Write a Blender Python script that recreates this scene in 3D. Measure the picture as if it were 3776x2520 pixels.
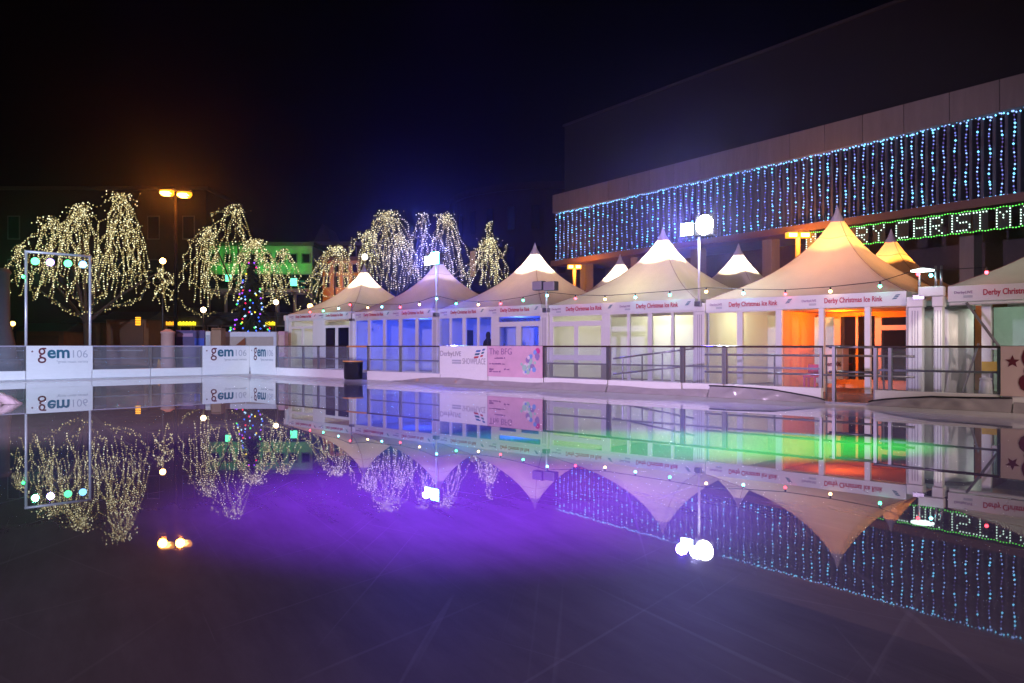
import bpy, math, random
from mathutils import Vector, Matrix
random.seed(7)
R = math.radians
S = bpy.context.scene
COL = S.collection
for o in list(bpy.data.objects): bpy.data.objects.remove(o)

# ---------------------------------------------------------------- camera
HC, FP, HX, HY = 1.15, 2937.0, 1888.0, 1275.0      # eye height, focal length in px, principal point / horizon
cd = bpy.data.cameras.new('camera'); cam = bpy.data.objects.new('camera', cd); COL.objects.link(cam)
cam.location = (0, 0, HC); cam.rotation_euler = (R(90), 0, 0)
cd.sensor_width = 36; cd.lens = 28; cd.shift_y = 0.004; cd.clip_start = 0.05; cd.clip_end = 800
S.camera = cam

# ---------------------------------------------------------------- world: night sky
w = bpy.data.worlds.new("World"); S.world = w; w.use_nodes = True
nt = w.node_tree; nt.nodes.clear()
sky = nt.nodes.new('ShaderNodeTexSky'); sky.sky_type = 'NISHITA'; sky.sun_disc = False
sky.sun_elevation = R(-6); sky.sun_rotation = R(200)
bg = nt.nodes.new('ShaderNodeBackground'); bg.inputs['Strength'].default_value = 0.05
out = nt.nodes.new('ShaderNodeOutputWorld')
nt.links.new(sky.outputs[0], bg.inputs[0]); nt.links.new(bg.outputs[0], out.inputs[0])
S.view_settings.view_transform = 'Standard'; S.view_settings.look = 'None'
S.view_settings.exposure = 0.0; S.view_settings.gamma = 1.0
S.render.engine = 'CYCLES'
S.cycles.max_bounces = 8; S.cycles.transparent_max_bounces = 24
S.cycles.sample_clamp_indirect = 4.0; S.cycles.caustics_reflective = False

# ---------------------------------------------------------------- geometry frames
def at(px, py, Y): return Vector(((px-HX)/FP*Y, Y, HC-(py-HY)/FP*Y))
def atz(px, Y, z): return Vector(((px-HX)/FP*Y, Y, z))
class Frame:
    def __init__(s, o, u):
        s.o = Vector((o[0], o[1], 0)); s.u = Vector((u[0], u[1], 0)).normalized(); s.n = Vector((-s.u.y, s.u.x, 0))
    def P(s, t, n, z): return s.o + s.u*t + s.n*n + Vector((0, 0, z))
    def t(s, px, n=0.0):                       # distance along the line that projects to column px
        r = (px-HX)/FP; a = s.o + s.n*n
        return (r*a.y - a.x)/(s.u.x - r*s.u.y)
    def Y(s, px, n=0.0): return s.P(s.t(px, n), n, 0).y
    def M(s, t, n, z):                         # matrix for text facing the rink
        m = Matrix.Identity(4)
        f = s.u.cross(Vector((0, 0, 1)))
        for i in range(3): m[i][0] = s.u[i]; m[i][1] = (0, 0, 1)[i]; m[i][2] = f[i]; m[i][3] = s.P(t, n, z)[i]
        return m
UF = (.7159, -.6982)
FR = Frame((-10.70, 32.50), UF)                # right rink barrier, t=0 at the corner
FL = Frame((-10.70, 32.50), (.6982, .7159))    # left rink barrier, t negative, n points away from rink
FT = Frame((5.27, 22.20), UF)                  # front line of the marquees
FB = Frame((2.9, 57.0), (17.3, -25.6))         # theatre facade

# ---------------------------------------------------------------- materials
def nd(nt, typ, **kw):
    n = nt.nodes.new(typ)
    for k, v in kw.items():
        if k in n.inputs.keys(): n.inputs[k].default_value = v
        else: setattr(n, k, v)
    return n
MATS = {}
def mat(name, col, rough=.6, metal=0., var=.12, scale=6., bump=0., spec=.5, coat=0., streak=None):
    if name in MATS: return MATS[name]
    m = bpy.data.materials.new(name); m.use_nodes = True; nt = m.node_tree
    b = nt.nodes['Principled BSDF']
    b.inputs['Roughness'].default_value = rough; b.inputs['Metallic'].default_value = metal
    b.inputs['Specular IOR Level'].default_value = spec; b.inputs['Coat Weight'].default_value = coat
    tc = nd(nt, 'ShaderNodeTexCoord'); mp = nd(nt, 'ShaderNodeMapping')
    nt.links.new(tc.outputs['Object'], mp.inputs[0])
    if streak: mp.inputs['Scale'].default_value = streak
    nz = nd(nt, 'ShaderNodeTexNoise', Scale=scale, Detail=5., Roughness=.6); nt.links.new(mp.outputs[0], nz.inputs['Vector'])
    mx = nd(nt, 'ShaderNodeMix', data_type='RGBA')
    mx.inputs[6].default_value = [c*(1-var) for c in col]+[1]; mx.inputs[7].default_value = [min(1, c*(1+var)) for c in col]+[1]
    nt.links.new(nz.outputs['Fac'], mx.inputs[0]); nt.links.new(mx.outputs[2], b.inputs['Base Color'])
    if bump:
        bp = nd(nt, 'ShaderNodeBump', Strength=bump, Distance=.03); nt.links.new(nz.outputs['Fac'], bp.inputs['Height'])
        nt.links.new(bp.outputs[0], b.inputs['Normal'])
    MATS[name] = m; return m
def em(name, col, st, sample=False):
    if name in MATS: return MATS[name]
    m = bpy.data.materials.new(name); m.use_nodes = True; nt = m.node_tree; nt.nodes.clear()
    e = nd(nt, 'ShaderNodeEmission', Strength=st); e.inputs[0].default_value = (*col, 1)
    o = nd(nt, 'ShaderNodeOutputMaterial'); nt.links.new(e.outputs[0], o.inputs[0])
    m.cycles.emission_sampling = 'FRONT' if sample else 'NONE'
    MATS[name] = m; return m
def glass(name, milk, tint=(.9, .93, 1), rough=.02):
    m = bpy.data.materials.new(name); m.use_nodes = True; nt = m.node_tree; nt.nodes.clear()
    tr = nd(nt, 'ShaderNodeBsdfTransparent'); tr.inputs[0].default_value = (*tint, 1)
    gl = nd(nt, 'ShaderNodeBsdfGlossy', Roughness=rough)
    di = nd(nt, 'ShaderNodeBsdfDiffuse'); di.inputs[0].default_value = (.7, .7, .75, 1)
    lw = nd(nt, 'ShaderNodeLayerWeight', Blend=.5); pw = nd(nt, 'ShaderNodeMath', operation='POWER'); pw.inputs[1].default_value = 4.; nt.links.new(lw.outputs['Facing'], pw.inputs[0]); fr = nd(nt, 'ShaderNodeMapRange'); fr.inputs[3].default_value = .035; fr.inputs[4].default_value = .55; nt.links.new(pw.outputs[0], fr.inputs[0])
    nz = nd(nt, 'ShaderNodeTexNoise', Scale=3., Detail=6.); mr = nd(nt, 'ShaderNodeMapRange'); mr.inputs[3].default_value = milk*.5; mr.inputs[4].default_value = milk*1.5
    nt.links.new(nz.outputs['Fac'], mr.inputs[0])
    m1 = nd(nt, 'ShaderNodeMixShader'); m2 = nd(nt, 'ShaderNodeMixShader'); o = nd(nt, 'ShaderNodeOutputMaterial')
    nt.links.new(mr.outputs[0], m1.inputs[0]); nt.links.new(tr.outputs[0], m1.inputs[1]); nt.links.new(di.outputs[0], m1.inputs[2])
    nt.links.new(fr.outputs[0], m2.inputs[0]); nt.links.new(m1.outputs[0], m2.inputs[1]); nt.links.new(gl.outputs[0], m2.inputs[2])
    nt.links.new(m2.outputs[0], o.inputs[0]); MATS[name] = m; return m
def canvas(name, col, trans=.5):
    m = bpy.data.materials.new(name); m.use_nodes = True; nt = m.node_tree; nt.nodes.clear()
    tc = nd(nt, 'ShaderNodeTexCoord'); nz = nd(nt, 'ShaderNodeTexNoise', Scale=1.3, Detail=6., Roughness=.6); nt.links.new(tc.outputs['Object'], nz.inputs['Vector'])
    mx = nd(nt, 'ShaderNodeMix', data_type='RGBA'); mx.inputs[6].default_value = [c*.76 for c in col]+[1]; mx.inputs[7].default_value = [*col, 1]
    nt.links.new(nz.outputs['Fac'], mx.inputs[0])
    d = nd(nt, 'ShaderNodeBsdfDiffuse'); t = nd(nt, 'ShaderNodeBsdfTranslucent'); s = nd(nt, 'ShaderNodeMixShader'); s.inputs[0].default_value = trans
    nt.links.new(mx.outputs[2], d.inputs[0]); nt.links.new(mx.outputs[2], t.inputs[0])
    nt.links.new(d.outputs[0], s.inputs[1]); nt.links.new(t.outputs[0], s.inputs[2])
    o = nd(nt, 'ShaderNodeOutputMaterial'); nt.links.new(s.outputs[0], o.inputs[0]); MATS[name] = m; return m

WHITE = mat('white_paint', (.72, .72, .72), .35, var=.06, scale=3)
PVC = mat('white_pvc', (.66, .66, .68), .4, var=.06, scale=2)
BOARD = mat('barrier_board', (.78, .79, .8), .3, var=.08, scale=4, streak=(1, 1, 3))
CANVAS = canvas('canopy_fabric', (.80, .71, .63), .38)
CAP = mat('cap_fabric', (.42, .38, .42), .7)
ALU = mat('aluminium', (.28, .28, .30), .3, .8, var=.15, scale=9)
DARKM = mat('dark_metal', (.03, .03, .035), .4, .3)
RAIL = mat('rail_timber', (.06, .035, .035), .22, coat=.5)
DARKG = mat('dark_glass', (.008, .008, .012), .05, spec=.8)
RED = mat('red_print', (.45, .02, .05), .5); GREYP = mat('grey_print', (.3, .27, .33), .5)
MAROON = mat('maroon_print', (.12, .01, .025), .5); TEAL = mat('teal_print', (.01, .12, .2), .5)
BLUEP = mat('blue_print', (.03, .13, .4), .5); PALEG = mat('pale_grey_print', (.42, .44, .5), .5)
PINKP = mat('pink_poster', (.66, .40, .54), .5, var=.25, scale=3); PURP = mat('purple_print', (.22, .08, .25), .5)
FENCEG = glass('barrier_acrylic', .09); PANE = glass('window_glass', .01)
WIRE = mat('green_wire', (.02, .03, .02), .6)
BARK = mat('bark', (.05, .04, .03), .9, var=.4, scale=8, bump=.4)
CONC = mat('concrete', (.20, .19, .19), .8, var=.25, scale=1.2, streak=(3, 3, .4), bump=.2)
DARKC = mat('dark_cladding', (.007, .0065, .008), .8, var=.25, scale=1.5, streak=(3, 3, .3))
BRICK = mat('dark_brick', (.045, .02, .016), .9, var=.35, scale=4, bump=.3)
STONE = mat('pale_stone', (.4, .38, .36), .8, var=.2, scale=5, bump=.2)
FLOOR = mat('deck_board', (.09, .08, .08), .5, var=.3, scale=5)

# ---------------------------------------------------------------- mesh builder
ROOT = {}
class MB:
    def __init__(s): s.v = []; s.f = []; s.mi = []
    def add(s, vs, fs, mi=0):
        b = len(s.v); s.v += [tuple(v) for v in vs]; s.f += [tuple(i+b for i in f) for f in fs]; s.mi += [mi]*len(fs); return s
    def hexa(s, p, mi=0): return s.add(p, [(0, 3, 2, 1), (4, 5, 6, 7), (0, 1, 5, 4), (1, 2, 6, 5), (2, 3, 7, 6), (3, 0, 4, 7)], mi)
    def box(s, fr, t0, t1, n0, n1, z0, z1, mi=0):
        return s.hexa([fr.P(t0, n0, z0), fr.P(t1, n0, z0), fr.P(t1, n1, z0), fr.P(t0, n1, z0), fr.P(t0, n0, z1), fr.P(t1, n0, z1), fr.P(t1, n1, z1), fr.P(t0, n1, z1)], mi)
    def quad(s, a, b, c, d, mi=0): return s.add([a, b, c, d], [(0, 1, 2, 3)], mi)
    def tube(s, pts, r, seg=8, mi=0, r1=None, cap=True):
        pts = [Vector(p) for p in pts]; n = len(pts); vs = []; fs = []
        for i, p in enumerate(pts):
            d = (pts[min(i+1, n-1)]-pts[max(i-1, 0)]).normalized()
            a = d.cross(Vector((0, 0, 1)) if abs(d.z) < .95 else Vector((1, 0, 0))).normalized(); b = d.cross(a)
            rr = r if r1 is None else r+(r1-r)*i/(n-1)
            for k in range(seg):
                an = 2*math.pi*k/seg; vs.append(p+a*math.cos(an)*rr+b*math.sin(an)*rr)
        for i in range(n-1):
            for k in range(seg): fs.append((i*seg+k, i*seg+(k+1) % seg, (i+1)*seg+(k+1) % seg, (i+1)*seg+k))
        if cap: fs += [tuple(range(seg))[::-1], tuple(range((n-1)*seg, n*seg))]
        return s.add(vs, fs, mi)
    def lathe(s, c, prof, seg=20, mi=0):
        vs = []; fs = []
        for r, z in prof:
            for k in range(seg):
                a = 2*math.pi*k/seg; vs.append((c[0]+r*math.cos(a), c[1]+r*math.sin(a), c[2]+z))
        for i in range(len(prof)-1):
            for k in range(seg): fs.append((i*seg+k, i*seg+(k+1) % seg, (i+1)*seg+(k+1) % seg, (i+1)*seg+k))
        fs.append(tuple(range(seg))[::-1]); fs.append(tuple(range((len(prof)-1)*seg, len(prof)*seg)))
        return s.add(vs, fs, mi)
    def ball(s, c, r, mi=0, hi=False):
        c = Vector(c)
        if hi: return s.lathe(c, [(r*math.sin(math.pi*i/8)+1e-4, -r*math.cos(math.pi*i/8)) for i in range(9)], 12, mi)
        o = [(1, 0, 0), (-1, 0, 0), (0, 1, 0), (0, -1, 0), (0, 0, 1), (0, 0, -1)]
        return s.add([c+Vector(q)*r for q in o], [(0, 2, 4), (2, 1, 4), (1, 3, 4), (3, 0, 4), (2, 0, 5), (1, 2, 5), (3, 1, 5), (0, 3, 5)], mi)
    def build(s, name, m, parent=None, smooth=False, bevel=0):
        me = bpy.data.meshes.new(name)
        org = ROOT.get(parent, Vector((0, 0, 0))) if parent else Vector((0, 0, 0))
        if parent is None and s.v:
            xs, ys, zs = zip(*s.v); org = Vector(((min(xs)+max(xs))/2, (min(ys)+max(ys))/2, min(zs)))
        me.from_pydata([(v[0]-org.x, v[1]-org.y, v[2]-org.z) for v in s.v], [], s.f)
        for mm in (m if isinstance(m, (list, tuple)) else [m]): me.materials.append(mm)
        me.polygons.foreach_set('material_index', s.mi)
        if smooth: me.polygons.foreach_set('use_smooth', [True]*len(me.polygons))
        me.update()
        o = bpy.data.objects.new(name, me); COL.objects.link(o)
        if parent: o.parent = parent
        else: o.location = org
        ROOT[o] = org
        if bevel:
            b = o.modifiers.new('bevel', 'BEVEL'); b.width = bevel; b.segments = 2; b.limit_method = 'ANGLE'
        return o
def tag(o, label=None, cat=None, group=None, kind=None):
    for k, v in (('label', label), ('category', cat), ('group', group), ('kind', kind)):
        if v: o[k] = v
    return o
def thing(name, loc, label, cat, group=None):
    o = bpy.data.objects.new(name, None); o.empty_display_size = .3; COL.objects.link(o); o.location = loc; ROOT[o] = Vector(loc)
    return tag(o, label, cat, group)
def text(s, size, M, name, m, parent, align='LEFT', bold=0., ext=.002):
    c = bpy.data.curves.new('txt', 'FONT'); c.body = s; c.size = size; c.align_x = align; c.extrude = ext; c.offset = bold; c.resolution_u = 3
    t = bpy.data.objects.new('txt', c); COL.objects.link(t)
    me = bpy.data.meshes.new_from_object(t.evaluated_get(bpy.context.evaluated_depsgraph_get()))
    bpy.data.objects.remove(t); bpy.data.curves.remove(c)
    org = ROOT[parent]; me.transform(Matrix.Translation(-org) @ M); me.materials.clear(); me.materials.append(m)
    o = bpy.data.objects.new(name, me); COL.objects.link(o); o.parent = parent; ROOT[o] = org; return o
def textw(s, width, M, name, m, parent, bold=0., xs=1.):       # text fitted to a width
    o = text(s, 1.0, Matrix.Identity(4), name, m, parent, bold=bold)
    org = ROOT[parent]; o.data.transform(Matrix.Translation(org))
    xsv = [v.co.x for v in o.data.vertices]; k = width/(max(xsv)-min(xsv))
    o.data.transform(Matrix.Translation(-org) @ M @ Matrix.Diagonal((k, k*xs, 1, 1)) @ Matrix.Translation((-min(xsv), 0, 0)))
    return o
def lamp(name, kind, loc, power, col, size=.1, target=None, angle=60, blend=.3, parent=None):
    l = bpy.data.lights.new(name, kind); l.energy = power; l.color = col; l.shadow_soft_size = size
    if kind == 'SPOT': l.spot_size = R(angle); l.spot_blend = blend
    o = bpy.data.objects.new(name, l); COL.objects.link(o); o.location = loc
    if name in ('canopy_uplight', 'canopy_lamp', 'window_lamp', 'porch_lamp', 'stand_lamp', 'drum_lamp', 'cabin_lamp', 'bulb_glow', 'green_wall_light', 'green_roof_light', 'orange_wall_light'): o.visible_glossy = False
    if target is not None: o.rotation_euler = (Vector(target)-Vector(loc)).to_track_quat('-Z', 'Y').to_euler()
    return o

# ---------------------------------------------------------------- light that has no visible body of its own in the frame (rink floods outside it, plus added fills)
FLOODW = (.80, .72, 1.0)
lamp('rink_flood_left', 'SPOT', (-15, 3, 4.5), 32000, (.60, .68, 1.0), .2, (-14.5, 30, .4), 34, .6)
lamp('rink_flood_near', 'SPOT', (-13, 3, 4.6), 19000, (.86, .60, 1.0), .3, (1.0, 24.5, 1.4), 56, .6)
lamp('rink_flood_right', 'SPOT', (15, 1, 4.5), 5200, (1.0, .74, .62), .2, (9.5, 17, 1.6), 58, .5)
lamp('violet_ice_fill', 'SPOT', (-.4, 5.8, 4.6), 5600, (.27, .035, 1.0), .15, (-.3, 6.3, 0), 62, 1.0)  # added overhead light for the violet glow on the ice
lamp('violet_ice_fill', 'SPOT', (-4.5, 9.0, 6.0), 1000, (.12, .03, 1.0), .15, (-2.2, 9.6, 0), 76, 1.0)  # second added violet light, wider and weaker
lamp('mauve_fill_behind', 'POINT', (4, -10, 6.5), 3300, (1.0, .62, .62), .3)  # added mauve fill to lift the foreground ice
lamp('green_effect_lamp', 'SPOT', (10.5, 9.0, 4.5), 46000, (.02, 1.0, .06), .1, (2.5, 9.3, 0), 21, .9)

# ---------------------------------------------------------------- ground, ice
g = MB().quad((-250, -30, -.06), (250, -30, -.06), (250, 420, -.06), (-250, 420, -.06)).build('ground', mat('paving', (.06, .055, .055), .55, var=.3, scale=1.5, bump=.2))
tag(g, kind='structure')
def ice_mat():
    m = bpy.data.materials.new('wet_ice'); m.use_nodes = True; nt = m.node_tree; b = nt.nodes['Principled BSDF']; L = nt.links
    tc = nd(nt, 'ShaderNodeTexCoord'); mp = nd(nt, 'ShaderNodeMapping'); L.new(tc.outputs['Object'], mp.inputs[0])
    n1 = nd(nt, 'ShaderNodeTexNoise', Scale=.55, Detail=8., Roughness=.62); L.new(mp.outputs[0], n1.inputs['Vector'])
    mp2 = nd(nt, 'ShaderNodeMapping', vector_type='TEXTURE'); mp2.inputs['Scale'].default_value = (1, .2, 1); mp2.inputs['Rotation'].default_value = (0, 0, R(118)); L.new(tc.outputs['Object'], mp2.inputs[0])
    n2 = nd(nt, 'ShaderNodeTexNoise', Scale=1.3, Detail=9., Roughness=.7); L.new(mp2.outputs[0], n2.inputs['Vector'])
    mx = nd(nt, 'ShaderNodeMix', data_type='RGBA'); mx.inputs[6].default_value = (.12, .11, .115, 1); mx.inputs[7].default_value = (.20, .185, .2, 1)
    ad = nd(nt, 'ShaderNodeMath', operation='AVERAGE') if False else nd(nt, 'ShaderNodeMath', operation='ADD'); L.new(n1.outputs['Fac'], ad.inputs[0]); L.new(n2.outputs['Fac'], ad.inputs[1])
    mr = nd(nt, 'ShaderNodeMapRange'); mr.inputs[1].default_value = .7; mr.inputs[2].default_value = 1.3; L.new(ad.outputs[0], mr.inputs[0]); L.new(mr.outputs[0], mx.inputs[0])
    L.new(mx.outputs[2], b.inputs['Base Color'])
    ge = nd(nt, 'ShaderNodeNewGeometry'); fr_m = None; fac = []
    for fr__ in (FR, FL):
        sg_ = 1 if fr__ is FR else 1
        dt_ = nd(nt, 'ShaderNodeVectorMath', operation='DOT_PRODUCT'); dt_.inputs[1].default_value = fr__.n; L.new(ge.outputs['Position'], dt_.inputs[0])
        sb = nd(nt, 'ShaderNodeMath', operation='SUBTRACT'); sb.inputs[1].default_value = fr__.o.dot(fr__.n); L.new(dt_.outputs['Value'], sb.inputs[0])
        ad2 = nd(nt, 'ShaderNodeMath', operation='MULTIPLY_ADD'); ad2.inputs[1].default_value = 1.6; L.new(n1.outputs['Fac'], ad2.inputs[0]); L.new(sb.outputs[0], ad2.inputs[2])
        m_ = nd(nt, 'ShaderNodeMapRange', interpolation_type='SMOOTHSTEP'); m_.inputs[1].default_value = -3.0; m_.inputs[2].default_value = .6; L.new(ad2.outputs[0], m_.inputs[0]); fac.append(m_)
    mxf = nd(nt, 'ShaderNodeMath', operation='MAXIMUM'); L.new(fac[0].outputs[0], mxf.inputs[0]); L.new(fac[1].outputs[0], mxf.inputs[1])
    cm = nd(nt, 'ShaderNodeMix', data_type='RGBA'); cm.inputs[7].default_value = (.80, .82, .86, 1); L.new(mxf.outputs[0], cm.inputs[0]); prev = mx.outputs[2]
    for an_, sc_ in ((55, 1.0), (118, 1.3), (85, .8), (142, .9)):
        mq = nd(nt, 'ShaderNodeMapping', vector_type='TEXTURE'); mq.inputs['Rotation'].default_value = (0, 0, R(an_)); mq.inputs['Scale'].default_value = (4.5, .06, 1); L.new(tc.outputs['Object'], mq.inputs[0])
        nq = nd(nt, 'ShaderNodeTexNoise', Scale=sc_, Detail=3., Distortion=.8); L.new(mq.outputs[0], nq.inputs['Vector'])
        rq = nd(nt, 'ShaderNodeMapRange', interpolation_type='SMOOTHSTEP'); rq.inputs[1].default_value = .66; rq.inputs[2].default_value = .74; rq.inputs[4].default_value = .13; L.new(nq.outputs['Fac'], rq.inputs[0])
        xq = nd(nt, 'ShaderNodeMix', data_type='RGBA'); xq.inputs[7].default_value = (.55, .54, .58, 1); L.new(rq.outputs[0], xq.inputs[0]); L.new(prev, xq.inputs[6]); prev = xq.outputs[2]
    L.new(prev, cm.inputs[6]); L.new(cm.outputs[2], b.inputs['Base Color'])
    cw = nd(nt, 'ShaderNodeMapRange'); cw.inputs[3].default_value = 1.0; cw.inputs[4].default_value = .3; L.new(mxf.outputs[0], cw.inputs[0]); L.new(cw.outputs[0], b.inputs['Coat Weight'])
    cr = nd(nt, 'ShaderNodeMapRange'); cr.inputs[1].default_value = .42; cr.inputs[2].default_value = .7; cr.inputs[3].default_value = .003; cr.inputs[4].default_value = .022; L.new(n1.outputs['Fac'], cr.inputs[0])
    b.inputs['Roughness'].default_value = .6; b.inputs['Specular IOR Level'].default_value = .06
    b.inputs['Coat Weight'].default_value = 1.0; b.inputs['Coat Roughness'].default_value = .012; b.inputs['Coat IOR'].default_value = 1.55
    L.new(cr.outputs[0], b.inputs['Coat Roughness'])
    n3 = nd(nt, 'ShaderNodeTexNoise', Scale=2.2, Detail=3.); L.new(tc.outputs['Object'], n3.inputs['Vector'])
    bp = nd(nt, 'ShaderNodeBump', Strength=.006, Distance=.003); L.new(n3.outputs['Fac'], bp.inputs['Height']); L.new(bp.outputs[0], b.inputs['Coat Normal'])
    bp2 = nd(nt, 'ShaderNodeBump', Strength=.1, Distance=.01); L.new(n2.outputs['Fac'], bp2.inputs['Height']); L.new(bp2.outputs[0], b.inputs['Normal'])
    return m
c0 = FR.P(0, 0, 0); a = FR.P(40, 0, 0); d = FL.P(-30, 0, 0)
q = [(d.x, d.y), (d.x+28.6, d.y-27.9), (a.x-20, a.y-22), (a.x, a.y), (c0.x, c0.y)]
ice = MB(); ice.add([(x, y, 0) for x, y in q]+[(x, y, -.05) for x, y in q], [(0, 1, 2, 3, 4)]+[(i, i+5, (i+1) % 5+5, (i+1) % 5) for i in range(5)])
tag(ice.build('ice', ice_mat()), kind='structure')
# painted lines frozen just under the film
LINE = mat('line_paint', (.5, .2, .05), .4)
def ice_line(pts, wd, m=LINE):
    b = MB()
    for p, q_ in zip(pts[:-1], pts[1:]):
        p = Vector((*p, .004)); q_ = Vector((*q_, .004)); s = (q_-p).cross(Vector((0, 0, 1))).normalized()*wd/2
        b.quad(p-s, q_-s, q_+s, p+s)
    return b
# deck behind the right barrier on which the marquees stand
tag(MB().box(FR, -1, 40, .12, 3.6, -.05, .0).box(FT, -23, 14, -.25, 12, -.05, .004).build('deck', FLOOR), kind='structure')

# ---------------------------------------------------------------- barrier sections (each panel between two posts is a thing)
KZ, TZ = .30, 1.15
def barrier(fr, p0, p1, label, rail=RAIL, board=BOARD, group='clear rink barrier panels', sub=()):
    t0, t1 = fr.t(p0), fr.t(p1)
    th = thing('rink_barrier', fr.P((t0+t1)/2, 0, 0), label, 'barrier', group)
    MB().box(fr, t0+.01, t1-.01, 0, .10, .0, KZ).build('kick_board', board, th, bevel=.012)
    MB().box(fr, t0+.05, t1-.05, .035, .047, KZ, TZ-.05).build('clear_panel', FENCEG, th)
    MB().box(fr, t0, t1, 0, .09, TZ-.045, TZ).build('top_rail', rail, th, bevel=.012)
    for t in (t0, t1-.05): MB().box(fr, t, t+.05, .01, .08, KZ, TZ-.045).build('post', ALU, th)
    MB().box(fr, t0+.05, t1-.05, .10, .13, .66, .70).build('mid_rail', ALU, th)
    for s_ in sub:
        t = fr.t(s_); MB().box(fr, t-.03, t+.03, .01, .08, KZ, TZ-.045).build('post', ALU, th)
    return th
GRAYR = mat('grey_rail', (.35, .32, .42), .35)
barrier(FL, -220, 96, 'clear barrier panel at the left edge beside the stone pillar', GRAYR)
barrier(FL, 96, 340, 'barrier section hidden behind the white radio banner under the lighting frame', GRAYR)
barrier(FL, 340, 556, 'clear barrier panel right of the leftmost radio banner', GRAYR)
barrier(FL, 556, 745, 'clear barrier panel in front of the purple kiosk', GRAYR)
barrier(FL, 745, 921, 'barrier section behind the white radio banner left of the corner', GRAYR)
barrier(FR, 923, 1018, 'short barrier section behind the narrow radio banner at the corner', GRAYR)
barrier(FR, 1019, 1281, 'clear barrier panel in front of the pale green-windowed marquee', sub=(1115, 1170))
barrier(FR, 1352, 1622, 'clear barrier panel right of the black bin, in front of blue windows', sub=(1473,))
barrier(FR, 1623, 1798, 'barrier section carrying the white showplace banner')
barrier(FR, 1799, 2003, 'barrier section carrying the pink poster')
barrier(FR, 2004, 2240, 'clear barrier panel right of the pink poster, before the double door')
barrier(FR, 2241, 2513, 'clear barrier panel with sloping handrails showing behind it')
barrier(FR, 2514, 2668, 'narrow clear barrier panel below the tall floodlight pole')
barrier(FR, 2669, 3030, 'long clear barrier panel directly left of the gate opening')
barrier(FR, 3222, 3688, 'clear barrier panel directly right of the gate opening', sub=(3280,))
barrier(FR, 3689, 4300, 'barrier section behind the maroon starred banner at the right edge')

# banners on the barrier
def star(fr, t, z, r, n, m, parent):
    p = []
    for i in range(10):
        a_ = math.pi/2+i*math.pi/5; rr = r if i % 2 == 0 else r*.42
        p.append((t+rr*math.cos(a_), z+rr*math.sin(a_)))
    b = MB(); b.add([fr.P(x, n, z_) for x, z_ in p]+[fr.P(t, n, z)], [(i, (i+1) % 10, 10) for i in range(10)]); return b.build('star', m, parent)
def banner(fr, p0, p1, label, m, group=None):
    t0, t1 = fr.t(p0), fr.t(p1)
    th = thing('banner', fr.P((t0+t1)/2, -.02, KZ), label, 'banner', group)
    MB().box(fr, t0, t1, -.022, -.008, KZ-.02, TZ-.01).build('sheet', m, th); return th, t0, t1
def radio(fr, p0, p1, label):
    th, t0, t1 = banner(fr, p0, p1, label, BOARD, 'white radio station banners'); L_ = t1-t0; n = -.027
    star(fr, t0+L_*.085, .95, .045*min(1, L_/2), n, MAROON, th)
    textw('g', L_*.125, fr.M(t0+L_*.165, n, .73), 'lettering', MAROON, th, .0, 1.25)
    textw('em', L_*.335, fr.M(t0+L_*.305, n, .73), 'lettering', TEAL, th, .025)
    textw('106', L_*.23, fr.M(t0+L_*.69, n, .73), 'lettering', PALEG, th, -.005)
    textw('*great music variety', L_*.49, fr.M(t0+L_*.44, n, .555), 'tagline', PALEG, th, .0)
radio(FL, 96, 341, 'white radio banner with maroon and teal lettering under the lighting frame')
radio(FL, 746, 921, 'white radio banner just left of the rink corner')
radio(FR, 923, 1017, 'narrow foreshortened white radio banner just right of the rink corner')
th, t0, t1 = banner(FR, 1623, 1798, 'white banner with blue and red slanted stripes reading showplace', BOARD); L_ = t1-t0
textw('Derby', L_*.27, FR.M(t0+L_*.02, -.027, .84), 'lettering', GREYP, th); textw('LIVE', L_*.17, FR.M(t0+L_*.30, -.027, .84), 'lettering', GREYP, th)
textw('SHOWPLACE', L_*.47, FR.M(t0+L_*.5, -.027, .61), 'lettering', GREYP, th, -.01, 1.5)
b = MB(); [b.box(FR, t0+L_*.28, t0+L_*.47, -.03, -.024, z, z+.05) for z in (.68, .61)]; b.build('lettering_block', PALEG, th)
for k, (x, z, m) in enumerate([(.82, .99, BLUEP), (.93, 1.03, BLUEP), (.80, .90, TEAL), (.91, .94, TEAL), (.78, .81, RED), (.89, .85, RED)]):
    wd = .10 if k % 2 == 0 else .06
    MB().quad(FR.P(t0+L_*(x-wd/2), -.027, z-.03), FR.P(t0+L_*(x+wd/2-.01), -.027, z-.02), FR.P(t0+L_*(x+wd/2+.01), -.027, z+.035), FR.P(t0+L_*(x-wd/2+.02), -.027, z+.025)).build('stripe', m, th)
th, t0, t1 = banner(FR, 1799, 2002, 'pink show poster with purple writing beside the showplace banner', PINKP); L_ = t1-t0
textw('The BFG', L_*.42, FR.M(t0+L_*.04, -.027, .90), 'lettering', PURP, th, -.01)
for (x, z, wd) in ((.14, .78, .2), (.04, .62, .3), (.04, .46, .1), (.04, .40, .26), (.32, .47, .1)):
    b = MB()
    for k in range(int(wd*60)):
        if random.random() < .8: b.box(FR, t0+L_*(x+k/60), t0+L_*(x+(k+.7)/60), -.03, -.024, z, z+.02+.03*random.random())
    b.build('small_print', PURP, th)
cols = [mat('print_blue', (.2, .35, .75), .5), mat('print_green', (.35, .6, .5), .5), mat('print_violet', (.3, .2, .45), .5), mat('print_pale', (.7, .62, .7), .5)]
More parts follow.
